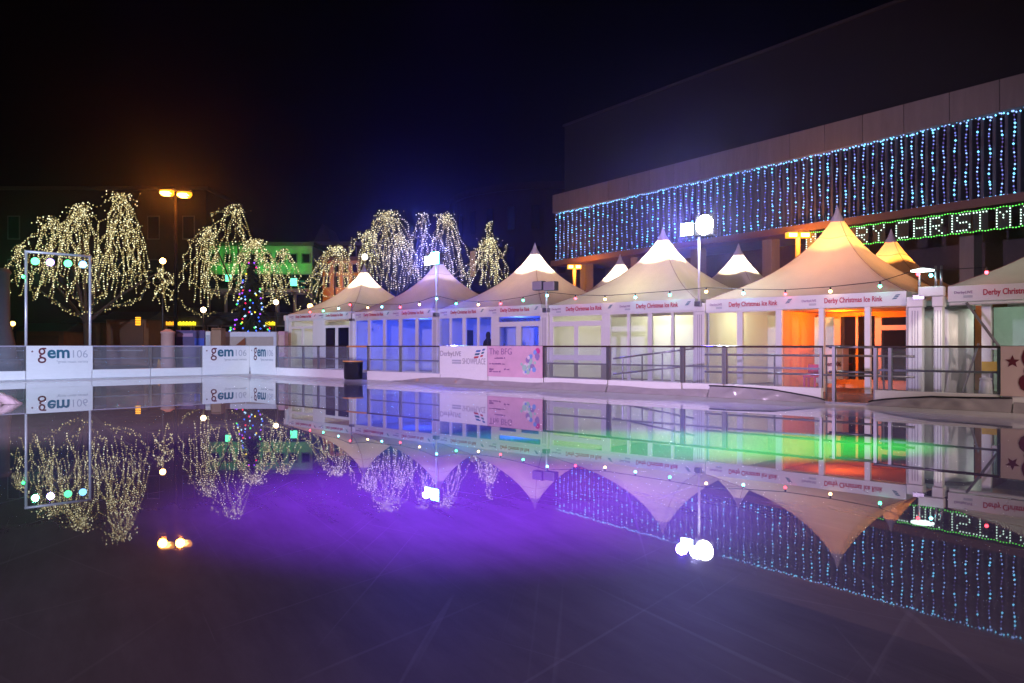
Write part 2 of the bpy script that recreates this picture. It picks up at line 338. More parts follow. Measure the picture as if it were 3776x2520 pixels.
for k in range(26):
    x = .78+random.gauss(0, .07); z = .42+random.random()*.55; r_ = .03+random.random()*.05
    b = MB(); n_ = 7; b.add([FR.P(t0+L_*x+r_*1.3*math.cos(i*6.283/n_), -.0265-k*.0004, z+r_*math.sin(i*6.283/n_)*1.3) for i in range(n_)], [tuple(range(n_))]); b.build('colour_patch', cols[k % 4], th)
b = MB(); b.add([FR.P(t0+L_*.92+.09*math.cos(i*.628), -.028, 1.0+.09*math.sin(i*.628)) for i in range(10)], [tuple(range(10))]); b.build('round_badge', mat('magenta_print', (.6, .05, .3), .5), th)
th, t0, t1 = banner(FR, 3691, 4298, 'pale pink banner with a maroon star at the right edge', mat('pink_board', (.62, .48, .46), .5, var=.05))
star(FR, FR.t(3735), .875, .115, -.027, MAROON, th); textw('gem', 1.9, FR.M(FR.t(3757), -.027, .62), 'lettering', MAROON, th, .03)

# grey plastic film draped over the foot of the right barrier
def film(p0, p1, label, seed, dark):
    rnd = random.Random(seed); t0, t1 = FR.t(p0), FR.t(p1); n = int((t1-t0)*14)+2; vs = []; fs = []; m_ = 7; top = []
    cre = [(rnd.uniform(t0, t1), rnd.uniform(-.5, .5), rnd.uniform(.05, .14), rnd.uniform(.012, .036)) for _ in range(int((t1-t0)*4))]
    for i in range(n):
        t = t0+(t1-t0)*i/(n-1); h = .17+.02*math.sin(t*1.1+seed)+.01*math.sin(t*3.1)
        if dark: h = .235+.02*math.sin(t*1.7+seed)
        e = min(1, (i)/8., (n-1-i)/8.); g_ = (n-1-i)/16. if seed == 3 else i/16.; h *= (.25+.75*min(1, g_)**.7 if dark else (.08+.92*min(1, i/28.) if seed == 1 else 1))
        for j in range(m_):
            s = j/(m_-1); z = .004+(h-.004)*(1-s); nn = -.015-.10*s**1.4
            for (ct, sk, wd, am) in cre:
                x = (t-ct-sk*s)/wd
                if abs(x) < 3: nn -= am*math.exp(-x*x)*math.sin(math.pi*min(1, .15+s*.8)); z += am*.4*math.exp(-x*x)*(1-s)*s*2
            vs.append(FR.P(t, nn+.008*rnd.random(), z))
        top.append(FR.P(t, -.035, h+.006))
    for i in range(n-1):
        for j in range(m_-1): k = i*m_+j; fs.append((k, k+m_, k+m_+1, k+1))
    th = thing('plastic_film', FR.P((t0+t1)/2, -.1, 0), label, 'plastic sheet', 'plastic film along the barrier foot')
    MB().add(vs, fs).build('sheet', mat('film_plastic', (.36, .34, .37), .22, var=.15, scale=3, coat=.6), th, smooth=True)
    if dark: MB().tube(top, .016, 6).build('black_edge', mat('black_hose', (.012, .012, .014), .3), th, smooth=True)
film(1450, 2240, 'wrinkled grey plastic film below the showplace banner and pink poster', 1, False)
film(2244, 2615, 'wrinkled grey plastic film below the barrier with sloping handrails', 2, False)
film(2618, 3045, 'grey plastic film with black edge ending at the gate', 3, True)
film(3205, 3735, 'wrinkled grey plastic film with black edge right of the gate', 5, True)
film(3740, 4300, 'grey plastic film below the starred banner', 8, False)

# gate opening: bars
ta, tb = FR.t(3032), FR.t(3218)
gt = thing('rink_gate', FR.P((ta+tb)/2, .2, 0), 'metal bar gate across the opening, orange-lit tubes over a dark floor', 'gate')
for z in (TZ-.03, .62): MB().tube([FR.P(ta, .35, z), FR.P(tb, .35, z)], .028, 10).build('bar', ALU, gt, smooth=True)
for p in (3058, 3212): t = FR.t(p); MB().box(FR, t-.03, t+.03, .2, .27, 0, TZ-.02).build('post', ALU, gt)
MB().box(FR, ta, tb, -.05, .06, 0, .035).build('threshold', ALU, gt)
sb_ = MB(); rnd = random.Random(4); vs = []; fs = []; c = Vector((-10.55, 15.6, .0))
for i in range(9):
    for k in range(28):
        q_ = i/8; an = k/28*6.283; rr = .78*q_*(1+.12*math.sin(an*5)+.08*math.sin(an*11)); vs.append(c+Vector((math.cos(an)*rr, math.sin(an)*rr*.8, .34*(1-q_**1.6)*(1+.25*math.sin(an*3+q_*9))+rnd.uniform(-.02, .02)*(1-q_)+.004)))
for i in range(8):
    for k in range(28): fs.append((i*28+k, (i+1)*28+k, (i+1)*28+(k+1) % 28, i*28+(k+1) % 28))
tag(sb_.add(vs, fs).build('white_heap', mat('heap_white', (.88, .88, .9), .5, var=.08, scale=12, bump=.6), smooth=True), 'small bright white heap on the ice at the far left edge', 'snow heap')  # low lumpy white mound at a bright patch of the ice
# black bin in the gap of the barrier
tbn = FR.t(1316); c = FR.P(tbn, -.15, 0)
bn = thing('litter_bin', c, 'black round bin standing in the gap of the barrier before blue windows', 'bin')
MB().lathe(c, [(.26, 0), (.31, .04), (.33, .56), (.34, .60), (.30, .60), (.29, .15), (.05, .14)], 24).build('drum', mat('black_plastic', (.012, .012, .015), .25), bn, smooth=True)
MB().lathe(c, [(.335, .60), (.35, .60), (.35, .64), (.335, .64)], 24).build('rim', mat('rim_orange_light', (.65, .3, .08), .4), bn)  # orange light on the rim put into its colour
pr = thing('portal_rail', FR.P(tbn, 0, 0), 'short curved rail bridging the gap above the black bin', 'rail')
MB().tube([FR.P(FR.t(1281), 0, TZ-.03), FR.P(FR.t(1300), -.1, TZ-.03), FR.P(FR.t(1335), -.1, TZ-.03), FR.P(FR.t(1352), 0, TZ-.03)], .03, 8).build('tube', mat('rim_orange_light', (.65, .3, .08), .4), pr)  # rail shares the colour with the orange light in it

# handrails on the walkway behind the right barrier
def handrail(t0, t1, z0, z1, label):
    th = thing('walkway_handrail', FR.P((t0+t1)/2, 1.5, 0), label, 'handrail')
    for dz in (0, -.42): MB().tube([FR.P(t0, 1.5, z0+dz), FR.P(t1, 1.5, z1+dz)], .024, 8).build('tube', ALU, th, smooth=True)
    for k in range(4):
        t = t0+(t1-t0)*(k+.5)/4; MB().tube([FR.P(t, 1.5, .0), FR.P(t, 1.5, z0+(z1-z0)*(k+.5)/4)], .02, 8).build('post', ALU, th)
handrail(FR.t(2262, 1.5), FR.t(2560, 1.5), .80, 1.08, 'sloping blue-grey ramp handrail behind the barrier left of the tall pole')
handrail(FR.t(2600, 1.5), FR.t(3372, 1.5), .93, .93, 'level grey handrail running behind the gate in front of the orange porch')

# ---------------------------------------------------------------- marquees
def eave(t): return 2.44-.009*t
def canopy(fr, t0, t1, n0, n1, ze, zp, th, rows=28, seg=96, capz=.40):
    tc_, nc = (t0+t1)/2, (n0+n1)/2; a_, b_ = (t1-t0)/2, (n1-n0)/2; vs = []; fs = []
    H = zp-ze
    def f(s): return .80*(1-s)**1.32+.20*(1-s)**5
    for i in range(rows+1):
        s = (i/rows)**1.1*.985+.015
        for k in range(seg):
            an = 2*math.pi*k/seg; cx, cy = math.cos(an), math.sin(an); sq = 1/max(abs(cx), abs(cy))
            p = min(1, s*1.15)**1.3; m_ = 1+(sq-1)*p
            # ridges run higher than the faces between them
            ridge = abs(math.sin(2*an))**3
            z = ze+H*f(s)+H*.035*ridge*math.sin(math.pi*s)+.012*math.sin(an*24+tc_)*s*math.sin(math.pi*min(1, s*1.02))+.010*math.sin(9*s+3*an)
            vs.append(fr.P(tc_+a_*s*cx*m_, nc+b_*s*cy*m_, z))
    for i in range(rows):
        for k in range(seg): fs.append((i*seg+k, (i+1)*seg+k, (i+1)*seg+(k+1) % seg, i*seg+(k+1) % seg))
    cn = MB().add(vs, fs).build('canopy', CANVAS, th, smooth=True)
    sm = MB()
    for q_ in range(4):
        k = seg//8+q_*(seg//4)
        sm.tube([Vector(vs[i*seg+k])+Vector((0, 0, .004)) for i in range(1, rows+1)], .007, 4)
    sm.tube([Vector(vs[6*seg+(k % seg)])+Vector((0, 0, .004)) for k in range(seg+1)], .005, 4)
    sm.build('seam', mat('seam_thread', (.3, .13, .14), .8), th)
    c_ = fr.P(tc_, nc, 0)
    MB().lathe(c_, [(.185, ze+H*f(.062)-.05), (.19, ze+H*f(.062)), (.10, zp-.14), (.03, zp+.06), (.008, zp+.13)], 20).build('peak_cap', CAP, th, smooth=True)
    return c_
def valance(fr, t0, t1, n0, n1, zb, zt, th, words, both=True):
    v = MB().box(fr, t0, t1, n0-.03, n0, zb, zt)
    v.box(fr, t0, t0+.03, n0, n1, zb, zt).box(fr, t1-.03, t1, n0, n1, zb, zt).box(fr, t0, t1, n1, n1+.03, zb, zt)
    vo = v.build('valance', PVC, th)
    k = words; L_ = (t1-t0)/k; h = zt-zb
    for i in range(k):
        s0 = t0+i*L_
        textw('Derby Christmas Ice Rink', L_*.53, fr.M(s0+L_*.27, n0-.036, zb+h*.36), 'lettering', RED, vo, .02, 1.35)
        textw('DerbyLIVE', L_*.14, fr.M(s0+L_*.05, n0-.036, zb+h*.5), 'lettering', PURP, vo, 0)
        b = MB(); b.box(fr, s0+L_*.12, s0+L_*.19, n0-.036, n0-.03, zb+h*.22, zb+h*.38)
        b.build('small_logo', PALEG, vo)
        b = MB()
        for q_ in range(3): b.quad(fr.P(s0+L_*(.88+.012*q_), n0-.036, zb+h*(.45+.12*q_)), fr.P(s0+L_*(.92+.012*q_), n0-.036, zb+h*(.48+.12*q_)), fr.P(s0+L_*(.93+.012*q_), n0-.036, zb+h*(.56+.12*q_)), fr.P(s0+L_*(.89+.012*q_), n0-.036, zb+h*(.53+.12*q_)))
        b.build('stripe_logo', TEAL, vo)
def wall_with_holes(fr, t0, t1, n0, n1, z0, z1, holes, th, name='wall_frame', m=WHITE, pane=PANE, dark=()):
    """solid wall frame with rectangular openings; holes = (ta,tb,za,zb), each gets a pane"""
    ts = sorted({t0, t1, *[h[0] for h in holes], *[h[1] for h in holes]}); b = MB()
    for x0, x1 in zip(ts[:-1], ts[1:]):
        mid = (x0+x1)/2; hs = sorted([(h[2], h[3]) for h in holes if h[0] <= mid <= h[1]]); z = z0
        for za, zb in hs:
            if za > z+1e-4: b.box(fr, x0, x1, n0, n1, z, za)
            z = zb
        if z1 > z+1e-4: b.box(fr, x0, x1, n0, n1, z, z1)
    wf = b.build(name, m, th)
    nm = (n0+n1)/2
    for i, h in enumerate(holes):
        MB().box(fr, h[0]-.004, h[1]+.004, nm-.006, nm+.006, h[2]-.004, h[3]+.004).build('window_pane', DARKG if i in dark else pane, th)
    return wf
TB = [FT.t(1058), FT.t(1300), FT.t(1608), FT.t(2012), FT.t(2585), FT.t(3372)]
CW = .17
def h_(p0, p1, za, zb, n=0): return (FT.t(p0, n), FT.t(p1, n), za, zb)
def pz(px, py, n=0): return HC-(py-HY)/FP*FT.Y(px, n)
IW = mat('interior_lining', (.72, .72, .66), .6, var=.05, scale=1)
def marquee(i, label, words, holes, dark=(), back=5.0, lining=IW, inner=True):
    t0, t1 = TB[i]+CW, TB[i+1]-CW; tm = (t0+t1)/2; ze = eave(tm); zb = 2.11-.011*tm
    th = thing('marquee', FT.P(tm, 2.5, 0), label, 'marquee', 'white pagoda marquees around the rink')
    canopy(FT, t0, t1, 0, 5, ze, 4.90, th); valance(FT, t0, t1, 0, 5, zb, ze, th, words)
    if holes is not None: wall_with_holes(FT, t0, t1, .0, .07, .02, zb, holes, th, dark=dark)
    for (t, n) in ((t0+.05, 4.9), (t1-.05, 4.9)): MB().box(FT, t-.05, t+.05, n-.05, n+.05, 0, zb).build('post', WHITE, th)
    if inner:
        MB().box(FT, t0, t1, back-.05, back, .02, zb).build('back_wall', lining, th)
        MB().box(FT, t0-.0, t0+.04, .08, back-.06, .02, zb).build('side_wall', lining, th)
        MB().box(FT, t1-.04, t1+.0, .08, back-.06, .02, zb).build('side_wall', lining, th)
    return th, t0, t1, ze, zb
m1 = marquee(0, 'smallest, leftmost marquee with pale green windows and two dark panes', 2,
    [h_(1073, 1112, .15, 1.93), h_(1118, 1153, .15, 1.93), h_(1072, 1154, 2.04, 2.29), h_(1199, 1236, .15, 1.93), h_(1245, 1286, .15, 1.93), h_(1195, 1288, 2.04, 2.29)], dark=(3, 4), back=2.2)
m2 = marquee(1, 'marquee of five blue windows under the blue floodlight', 2,
    [h_(1312, 1356, .15, 2.2), h_(1366, 1412, .15, 2.2), h_(1422, 1470, .15, 2.2), h_(1481, 1531, .15, 2.2), h_(1541, 1592, .15, 2.2)], back=3.5)
m3 = marquee(2, 'blue-windowed marquee with white canopy tip and unlit floodlight at its right', 2,
    [h_(1620, 1657, .15, 2.16), h_(1665, 1705, .15, 2.16), h_(1717, 1759, .15, 2.16), h_(1767, 1811, .15, 2.16),
     h_(1838, 1992, 1.97, 2.14), h_(1841, 1903, .95, 1.8), h_(1921, 1986, .95, 1.8), h_(1841, 1903, .15, .75), h_(1921, 1986, .15, .75)], back=3.5)
m4 = marquee(3, 'pale yellow windowed marquee with double door, left of the tall white floodlight', 2,
    [h_(2038, 2219, 1.93, 2.10), h_(2040, 2117, .85, 1.77), h_(2132, 2216, .85, 1.77), h_(2040, 2117, .15, .68), h_(2132, 2216, .15, .68),
     h_(2250, 2312, .12, 2.1), h_(2322, 2388, .12, 2.1), h_(2404, 2474, .12, 2.1), h_(2484, 2556, .12, 2.1)], back=3.0)
PORCH = mat('porch_orange_light', (.62, .36, .15), .55, var=.15, scale=4)  # white porch frames with the orange lamp light put into their colour
# marquee 5: glazed left half, open orange-lit porch on the right
th5, t0, t1, ze, zb = marquee(4, 'largest marquee with orange glowing tip and open orange-lit porch', 2, None, back=3.6)
tp = FT.t(2875); zt5 = zb
wall_with_holes(FT, t0, tp+.06, 0, .07, .02, zb, [h_(2604, 2717, .12, zb-.03), h_(2738, 2860, .12, zb-.03)], th5)
for p in (3028, 3198): t = FT.t(p); MB().box(FT, t-.065, t+.065, 0, .10, 0, zb).build('porch_post', WHITE, th5)
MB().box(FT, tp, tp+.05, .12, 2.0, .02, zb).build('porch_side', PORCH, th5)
n5 = 2.0
holes = [h_(2993, 3076, .12, 1.93, n5), h_(3099, 3155, .25, 1.93, n5), h_(3164, 3226, .25, 1.93, n5), h_(3250, 3352, .25, 1.55, n5), h_(3250, 3352, 1.68, 1.88, n5)]
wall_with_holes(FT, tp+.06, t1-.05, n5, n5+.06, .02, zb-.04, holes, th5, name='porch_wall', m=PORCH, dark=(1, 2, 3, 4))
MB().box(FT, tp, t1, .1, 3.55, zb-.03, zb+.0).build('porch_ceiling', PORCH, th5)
desk = thing('reception_desk', FT.P(FT.t(3075, .9), .9, 0), 'slanted orange-lit desk front with dark lettering behind the gate', 'desk')
MB().box(FT, FT.t(3040, .9), FT.t(3108, .9), .9, 1.3, .28, 1.12).build('front_panel', mat('desk_white', (.65, .6, .55), .5), desk, bevel=.02)
MB().box(FT, FT.t(3036, .9), FT.t(3112, .9), .86, 1.34, 1.12, 1.16).build('counter_top', DARKM, desk)
textw('gem106', FT.t(3104, .9)-FT.t(3044, .9), FT.M(FT.t(3043, .9), .89, .62), 'lettering', MAROON, desk, .02, 1.3)
st = thing('stool', FT.P(FT.t(2992, .6), .6, 0), 'small pink plastic chair behind the barrier left of the gate', 'chair'); PK = mat('pink_plastic', (.6, .06, .2), .4)
ts_ = FT.t(2992, .6)
MB().box(FT, ts_-.17, ts_+.17, .45, .8, .33, .38).build('seat', PK, st, bevel=.02)
MB().box(FT, ts_-.17, ts_+.17, .77, .81, .38, .66).build('backrest', PK, st, bevel=.02)
for dx in (-.14, .14):
    for dn in (.49, .76): MB().box(FT, ts_+dx-.02, ts_+dx+.02, dn-.02, dn+.02, 0, .33).build('leg', PK, st)

# marquee 6 at the right edge: open stand
t0, t1 = FT.t(3497), FT.t(3497)+5.2; tm = (t0+t1)/2
th6 = thing('marquee', FT.P(tm, 2.5, 0), 'marquee cut by the right edge, open front with diagonal strut', 'marquee', 'white pagoda marquees around the rink')
canopy(FT, t0, t1, 0, 5, 2.47, 4.9, th6); valance(FT, t0, t1, 0, 5, 2.13, 2.47, th6, 2)
wt = FT.t(3640, .5)
for t in (wt, t1-.1): MB().box(FT, t-.09, t+.09, .42, .56, 0, 2.12).build('post', WHITE, th6)
MB().tube([FT.P(t0+.35, .05, 2.10), FT.P(FT.t(3700, .05), .05, 1.0)], .03, 8).build('strut', ALU, th6)
MB().tube([FT.P(wt-.12, .3, 1.2), FT.P(wt-.45, .3, .05)], .025, 8).build('strut', ALU, th6)
MB().tube([FT.P(t0, .1, 2.09), FT.P(t1, .1, 2.09)], .045, 10).build('eave_beam', WHITE, th6)
MB().box(FT, wt+.1, t1-.2, .5, .53, 1.12, 2.0).build('window_pane', PANE, th6)
MB().box(FT, FT.t(3664, 3.0), t1-.2, 3.0, 3.05, .02, 2.1).build('back_wall', mat('green_lining', (.42, .55, .42), .6), th6)
MB().box(FT, wt+.1, t1-.2, .45, .56, 1.06, 1.12).build('sill', WHITE, th6)
tbx = FT.t(3657, .3)
sg = thing('notice_board', FT.P(tbx, .25, 0), 'yellow notice board behind the clear barrier near the right edge', 'sign')
MB().box(FT, tbx-.18, tbx+.18, .24, .26, .56, .80).build('plate', mat('yellow_board', (.75, .5, .02), .5), sg); MB().box(FT, tbx-.02, tbx+.02, .265, .29, 0, .58).build('leg', ALU, sg)
wb = FT.P(FT.t(3635, -.3), -.3, 0)
o = thing('white_bin', wb, 'white plastic bin on the deck below the yellow notice board', 'bin')
MB().lathe(wb, [(.13, 0), (.14, .02), (.12, .36), (.10, .42)], 18).build('body', WHITE, o, smooth=True); MB().lathe(wb+Vector((0, 0, .42)), [(.12, 0), (.12, .03), (.04, .06)], 18).build('lid', WHITE, o)
# white round drum between marquees 5 and 6
dc = FT.P(FT.t(3480, 1.2), 1.2, 0)
dr = thing('round_cabin', dc, 'white curved-wall cabin between the orange porch and the right marquee', 'cabin')
MB().lathe(dc, [(.62, 0), (.62, 2.15), (.55, 2.2), (.02, 2.25)], 40).build('wall', WHITE, dr, smooth=True)
MB().lathe(dc, [(.635, 2.0), (.66, 2.0), (.66, 2.08), (.635, 2.08)], 40).build('band', ALU, dr)
sh = thing('timber_cabin', FT.P(FT.t(3600, 3.5), 3.5, 0), 'orange-lit timber cabin wall seen behind the right marquee strut', 'cabin')
MB().box(FT, FT.t(3520, 3.5), FT.t(3660, 3.5), 3.5, 5.0, 0, 2.6).build('wall', mat('timber', (.3, .12, .04), .6, var=.3, scale=5), sh)
MB().box(FT, FT.t(3592, 3.5)-.02, FT.t(3592, 3.5)+.02, 3.48, 3.5, 0, 2.6).build('joint_strip', DARKM, sh)

# second row of marquees
for (px, py, Y, lab, orange) in ((2286.5, 943, 33.3, 'marquee behind, its small bright tip just right of the far orange street lamp', 0), (2723, 904, 29.8, 'marquee behind, its bright tip between the tall floodlight and the orange-tipped canopy', 0), (3286, 851, 26.1, 'marquee behind with orange glowing tip below the green illuminated letters', 1)):
    c_ = at(px, py, Y); rel = c_-FT.o; tc_ = rel.dot(FT.u); nc = rel.dot(FT.n); ze = 2.45
    th = thing('marquee', (c_.x, c_.y, 0), lab, 'marquee', 'white pagoda marquees around the rink')
    canopy(FT, tc_-2.6, tc_+2.6, nc-2.45, nc+2.45, ze, 4.85, th)
    MB().box(FT, tc_-2.6, tc_+2.6, nc-2.45, nc-2.42, 2.1, ze).box(FT, tc_-2.6, tc_+2.6, nc+2.42, nc+2.45, 2.1, ze).box(FT, tc_-2.6, tc_-2.57, nc-2.42, nc+2.42, 2.1, ze).box(FT, tc_+2.57, tc_+2.6, nc-2.42, nc+2.42, 2.1, ze).build('valance', PVC, th)
    for a_ in (-2.5, 2.5):
        for b_ in (-2.35, 2.35): MB().box(FT, tc_+a_-.05, tc_+a_+.05, nc+b_-.05, nc+b_+.05, 0, 2.1).build('post', WHITE, th)
    colr = (1.0, .34, .05) if orange else (1.0, .86, .62)
    lamp('canopy_uplight', 'SPOT', (c_.x, c_.y, 2.55), 1500 if orange else 2600, colr, .03, (c_.x, c_.y, 6), 64, .55)
    lamp('canopy_lamp', 'POINT', (c_.x, c_.y, 2.3), 28, colr, .1)

# lamps hung inside the marquees
def inside(m, up, upcol, amb, ambcol, upang=64, n=2.5, z=2.55, baffle=False):
    th_, t0, t1, ze, zb = m
    if baffle: MB().box(FT, t0+.05, t1-.05, .08, 4.9, zb+.0, zb+.03).build('light_baffle', IW, th_)  # unseen sheet added to keep the blue light off the canopy
    lamp('canopy_lamp', 'POINT', FT.P((t0+t1)/2, 2.5, 2.75), 85 if up > 70 else 34, (1, .66, .44), .1)
    c_ = FT.P((t0+t1)/2, n, z)
    lamp('canopy_uplight', 'SPOT', c_, up*6, upcol, .05, c_+Vector((0, 0, 5)), upang, .55)
    lamp('canopy_lamp', 'POINT', FT.P((t0+t1)/2, min(n, 1.6), 1.95), amb, ambcol, .12)
WARM = (1, .86, .62); PALE = (.90, .95, .52)
inside(m1, 330, WARM, 40, PALE, n=2.5)
inside(m2, 60, (.75, .65, 1), 230, (.03, .08, 1.0), baffle=True)
inside(m3, 380, WARM, 190, (.03, .08, 1.0), baffle=True)
inside(m4, 560, WARM, 110, PALE)
m5 = (th5, FT.t(2585)+CW, FT.t(3372)-CW, 2.4, 2.08)
c_ = FT.P((m5[1]+m5[2])/2, 2.5, 2.55); lamp('canopy_uplight', 'SPOT', c_, 1700, (1, .32, .04), .05, c_+Vector((0, 0, 5)), 78, .9); lamp('canopy_lamp', 'POINT', FT.P((m5[1]+m5[2])/2, 2.5, 2.7), 170, (1, .42, .13), .1)
lamp('window_lamp', 'POINT', FT.P(FT.t(2730), 1.4, 1.9), 65, PALE, .12)
lamp('porch_lamp', 'POINT', FT.P(FT.t(3100, 1.0), 1.0, 1.9), 200, (1, .19, .004), .1)
lamp('stand_lamp', 'POINT', FT.P(FT.t(3720, 1.6), 1.6, 1.95), 30, (.85, 1, .8), .1)
lamp('drum_lamp', 'SPOT', FT.P(FT.t(3480, -.9), -1.3, 1.9), 55, (1, .95, .8), .05, dc+Vector((0, 0, .6)), 60, .4)
lamp('cabin_lamp', 'POINT', FT.P(FT.t(3600, 3.0), 3.0, 2.5), 8, (1, .35, .05), .1)

# columns between marquees
for i, (p, lab) in enumerate(((1058, 'thin white column at the left end of the marquee row'), (1300, 'white column between the leftmost marquee and the blue-windowed one'), (1608, 'white column carrying the blue floodlight pole'), (2012, 'white column carrying the unlit floodlight'), (2585, 'white column carrying the tall white floodlight pole'), (3378, 'white column at the right end of the orange porch'), (3462, 'free white column between the orange porch and the right marquee'))):
    t = FT.t(p); th = thing('marquee_column', FT.P(t, 0, 0), lab, 'column', 'white columns between marquees'); zb = 2.11-.011*t
    wd = .15 if p not in (1058, 3462) else .09
    MB().box(FT, t-wd, t+wd, -.07, .12, 0, zb-.02).build('shaft', WHITE, th, bevel=.01)
    MB().box(FT, t-wd-.03, t+wd+.03, -.11, .16, zb-.02, zb+.22).build('capital', WHITE, th, bevel=.02)
    b = MB()
    for k in (-1, 0, 1): b.box(FT, t+k*.06-.006, t+k*.06+.006, -.078, -.07, .05, zb-.1)
    b.build('groove', GREYP, th)

# things in the marquees' blue rooms: small dark figure-like coat stand seen as silhouette
cs = FT.P(FT.t(1800, .5), .5, 0); o = thing('coat_stand', cs, 'dark coat hanging at the right end of the blue windows above the showplace banner', 'coat stand')
MB().tube([cs, cs+Vector((0, 0, 1.45))], .02, 6).build('stem', DARKM, o)
MB().lathe(cs, [(.20, .55), (.26, .7), (.22, 1.05), (.16, 1.3), (.07, 1.42), (.09, 1.52), (.07, 1.62), (.01, 1.66)], 14).build('coat', mat('black_cloth', (.01, .01, .012), .9), o, smooth=True)
vm = FT.P(FT.t(1685, 1.3), 1.3, 0); o = thing('hatch_cabinet', vm, 'dark grey cabinet behind the second blue window pane', 'cabinet')
tv = FT.t(1685, 1.3); MB().box(FT, tv-.5, tv+.5, 1.3, 1.7, 0, 1.75).build('body', mat('cabinet_grey', (.05, .06, .06), .5), o); MB().box(FT, tv-.5, tv+.5, 1.28, 1.3, 1.65, 1.75).build('top_strip', mat('cabinet_strip', (.5, .55, .3), .5), o)
# paper snowflakes in blue window
for k, (p, y) in enumerate(((1351, 1213), (1374, 1215), (1397, 1211))):
    n = .3; t = FT.t(p, n); z = pz(p, y, n); b = MB()
    for a_ in range(3):
        dx, dz = math.cos(a_*1.047)*.11, math.sin(a_*1.047)*.11
        b.tube([FT.P(t-dx, n, z-dz), FT.P(t+dx, n, z+dz)], .012, 5)
    tag(b.build('paper_snowflake', WHITE), 'white paper snowflake hung in the blue window, '+('leftmost', 'middle', 'rightmost')[k]+' of three', 'decoration', 'paper snowflakes')

# ---------------------------------------------------------------- floodlight poles on the marquee line
def flood_pole(px, ztop, label, heads, base=2.3, r=.035):
    t = FT.t(px, -.1); th = thing('floodlight_pole', FT.P(t, -.1, base), label, 'floodlight')
    MB().tube([FT.P(t, -.1, base), FT.P(t, -.1, ztop)], r, 12).build('pole', WHITE, th, smooth=True)
    MB().tube([FT.P(t-.42, -.1, ztop), FT.P(t+.42, -.1, ztop)], .025, 8).build('crossbar', ALU, th)
    MB().box(FT, t-.10, t+.10, -.2, -.02, base-.06, base+.08).build('bracket', ALU, th, bevel=.01)
    for (dt, wd, hg, m, dz) in heads:
        hd = MB().box(FT, t+dt-wd/2, t+dt+wd/2, -.26, -.06, ztop-hg/2+dz, ztop+hg/2+dz).build('lamp_head', DARKM, th, bevel=.02)
        if m is EW: MB().tube([FT.P(t+dt, -.255, ztop+dz), FT.P(t+dt, -.29, ztop+dz), FT.P(t+dt, -.33, ztop+dz)], hg*.48, 24, r1=hg*.34).build('lens', m, hd)
        else: MB().box(FT, t+dt-wd/2+.01, t+dt+wd/2-.01, -.30, -.261, ztop-hg/2+dz+.01, ztop+hg/2+dz-.01).build('lens', m, hd, bevel=.035)
    return t
EW = em('flood_white', (1, 1, .96), 60); EB = em('flood_blue', (.35, .55, 1.0), 40); ECY = em('flood_cyan', (.15, .75, 1.0), 40)
t = flood_pole(1609, 4.40, 'pole with two blazing blue floodlights above the second canopy', [(-.30, .32, .34, EB, -.05), (.12, .46, .46, ECY, .02)])
pB = FT.P(t, -.6, 4.4)
lamp('blue_flood_beam', 'SPOT', pB, 4600, (.07, .08, 1.0), .12, (0, 0, 1.15), 70, 1.0)
lamp('blue_flood_spill', 'POINT', FT.P(t, -.45, 4.4), 260, (.06, .08, 1), .12)
t = flood_pole(2578, 4.42, 'tall pole with one blue-white and one blinding white floodlight', [(-.28, .40, .36, EB, -.03), (.26, .58, .58, EW, .04)])
lamp('white_flood_beam', 'SPOT', FT.P(t+.2, -.6, 4.45), 1900, (.48, .50, 1.0), .15, (0, 0, 1.15), 70, 1.0); lamp('blue_flood_beam', 'SPOT', FT.P(t-.24, -.6, 4.45), 2600, (.10, .06, 1.0), .15, (0, 0, 1.15), 70, 1.0)
lamp('white_flood_spill', 'POINT', FT.P(t+.2, -.5, 4.45), 200, (.8, .85, 1), .15)
t = flood_pole(2015, 3.12, 'short pole with two unlit grey floodlights and a cyan bulb', [(-.26, .42, .30, GREYP, 0), (.26, .48, .30, GREYP, -.04)])
po = FT.t(3462, -.1); th = thing('pipe_mast', FT.P(po, -.1, 2.3), 'short twin chrome pipes with bracket above the free white column', 'mast')
for k in (-.06, .05): MB().tube([FT.P(po+k, -.1, 2.3), FT.P(po+k, -.1, 2.94)], .028, 10).build('pipe', ALU, th, smooth=True)
MB().box(FT, po-.42, po+.12, -.16, -.02, 2.26, 2.48).build('bracket', WHITE, th, bevel=.02)
MB().lathe(FT.P(po-.28, -.3, 2.80), [(.02, .0), (.24, .02), (.24, .05), (.05, .09)], 16).build('lamp_dish', em('dish_glow', (.8, 1, .95), 4), th)
for p, zt in ((1297, 2.95), (3390, 2.86)):
    t = FT.t(p, -.1); th = thing('short_pole', FT.P(t, -.1, 2.3), ('thin pole with red bulb right of the leftmost canopy' if p < 2000 else 'thin pole with red bulb right of the largest canopy'), 'pole', 'short poles holding the bulb string')
    MB().tube([FT.P(t, -.1, 2.2), FT.P(t, -.1, zt)], .03, 8).build('tube', ALU, th, smooth=True); MB().box(FT, t-.12, t+.12, -.16, -.04, 2.2, 2.3).build('bracket', ALU, th)

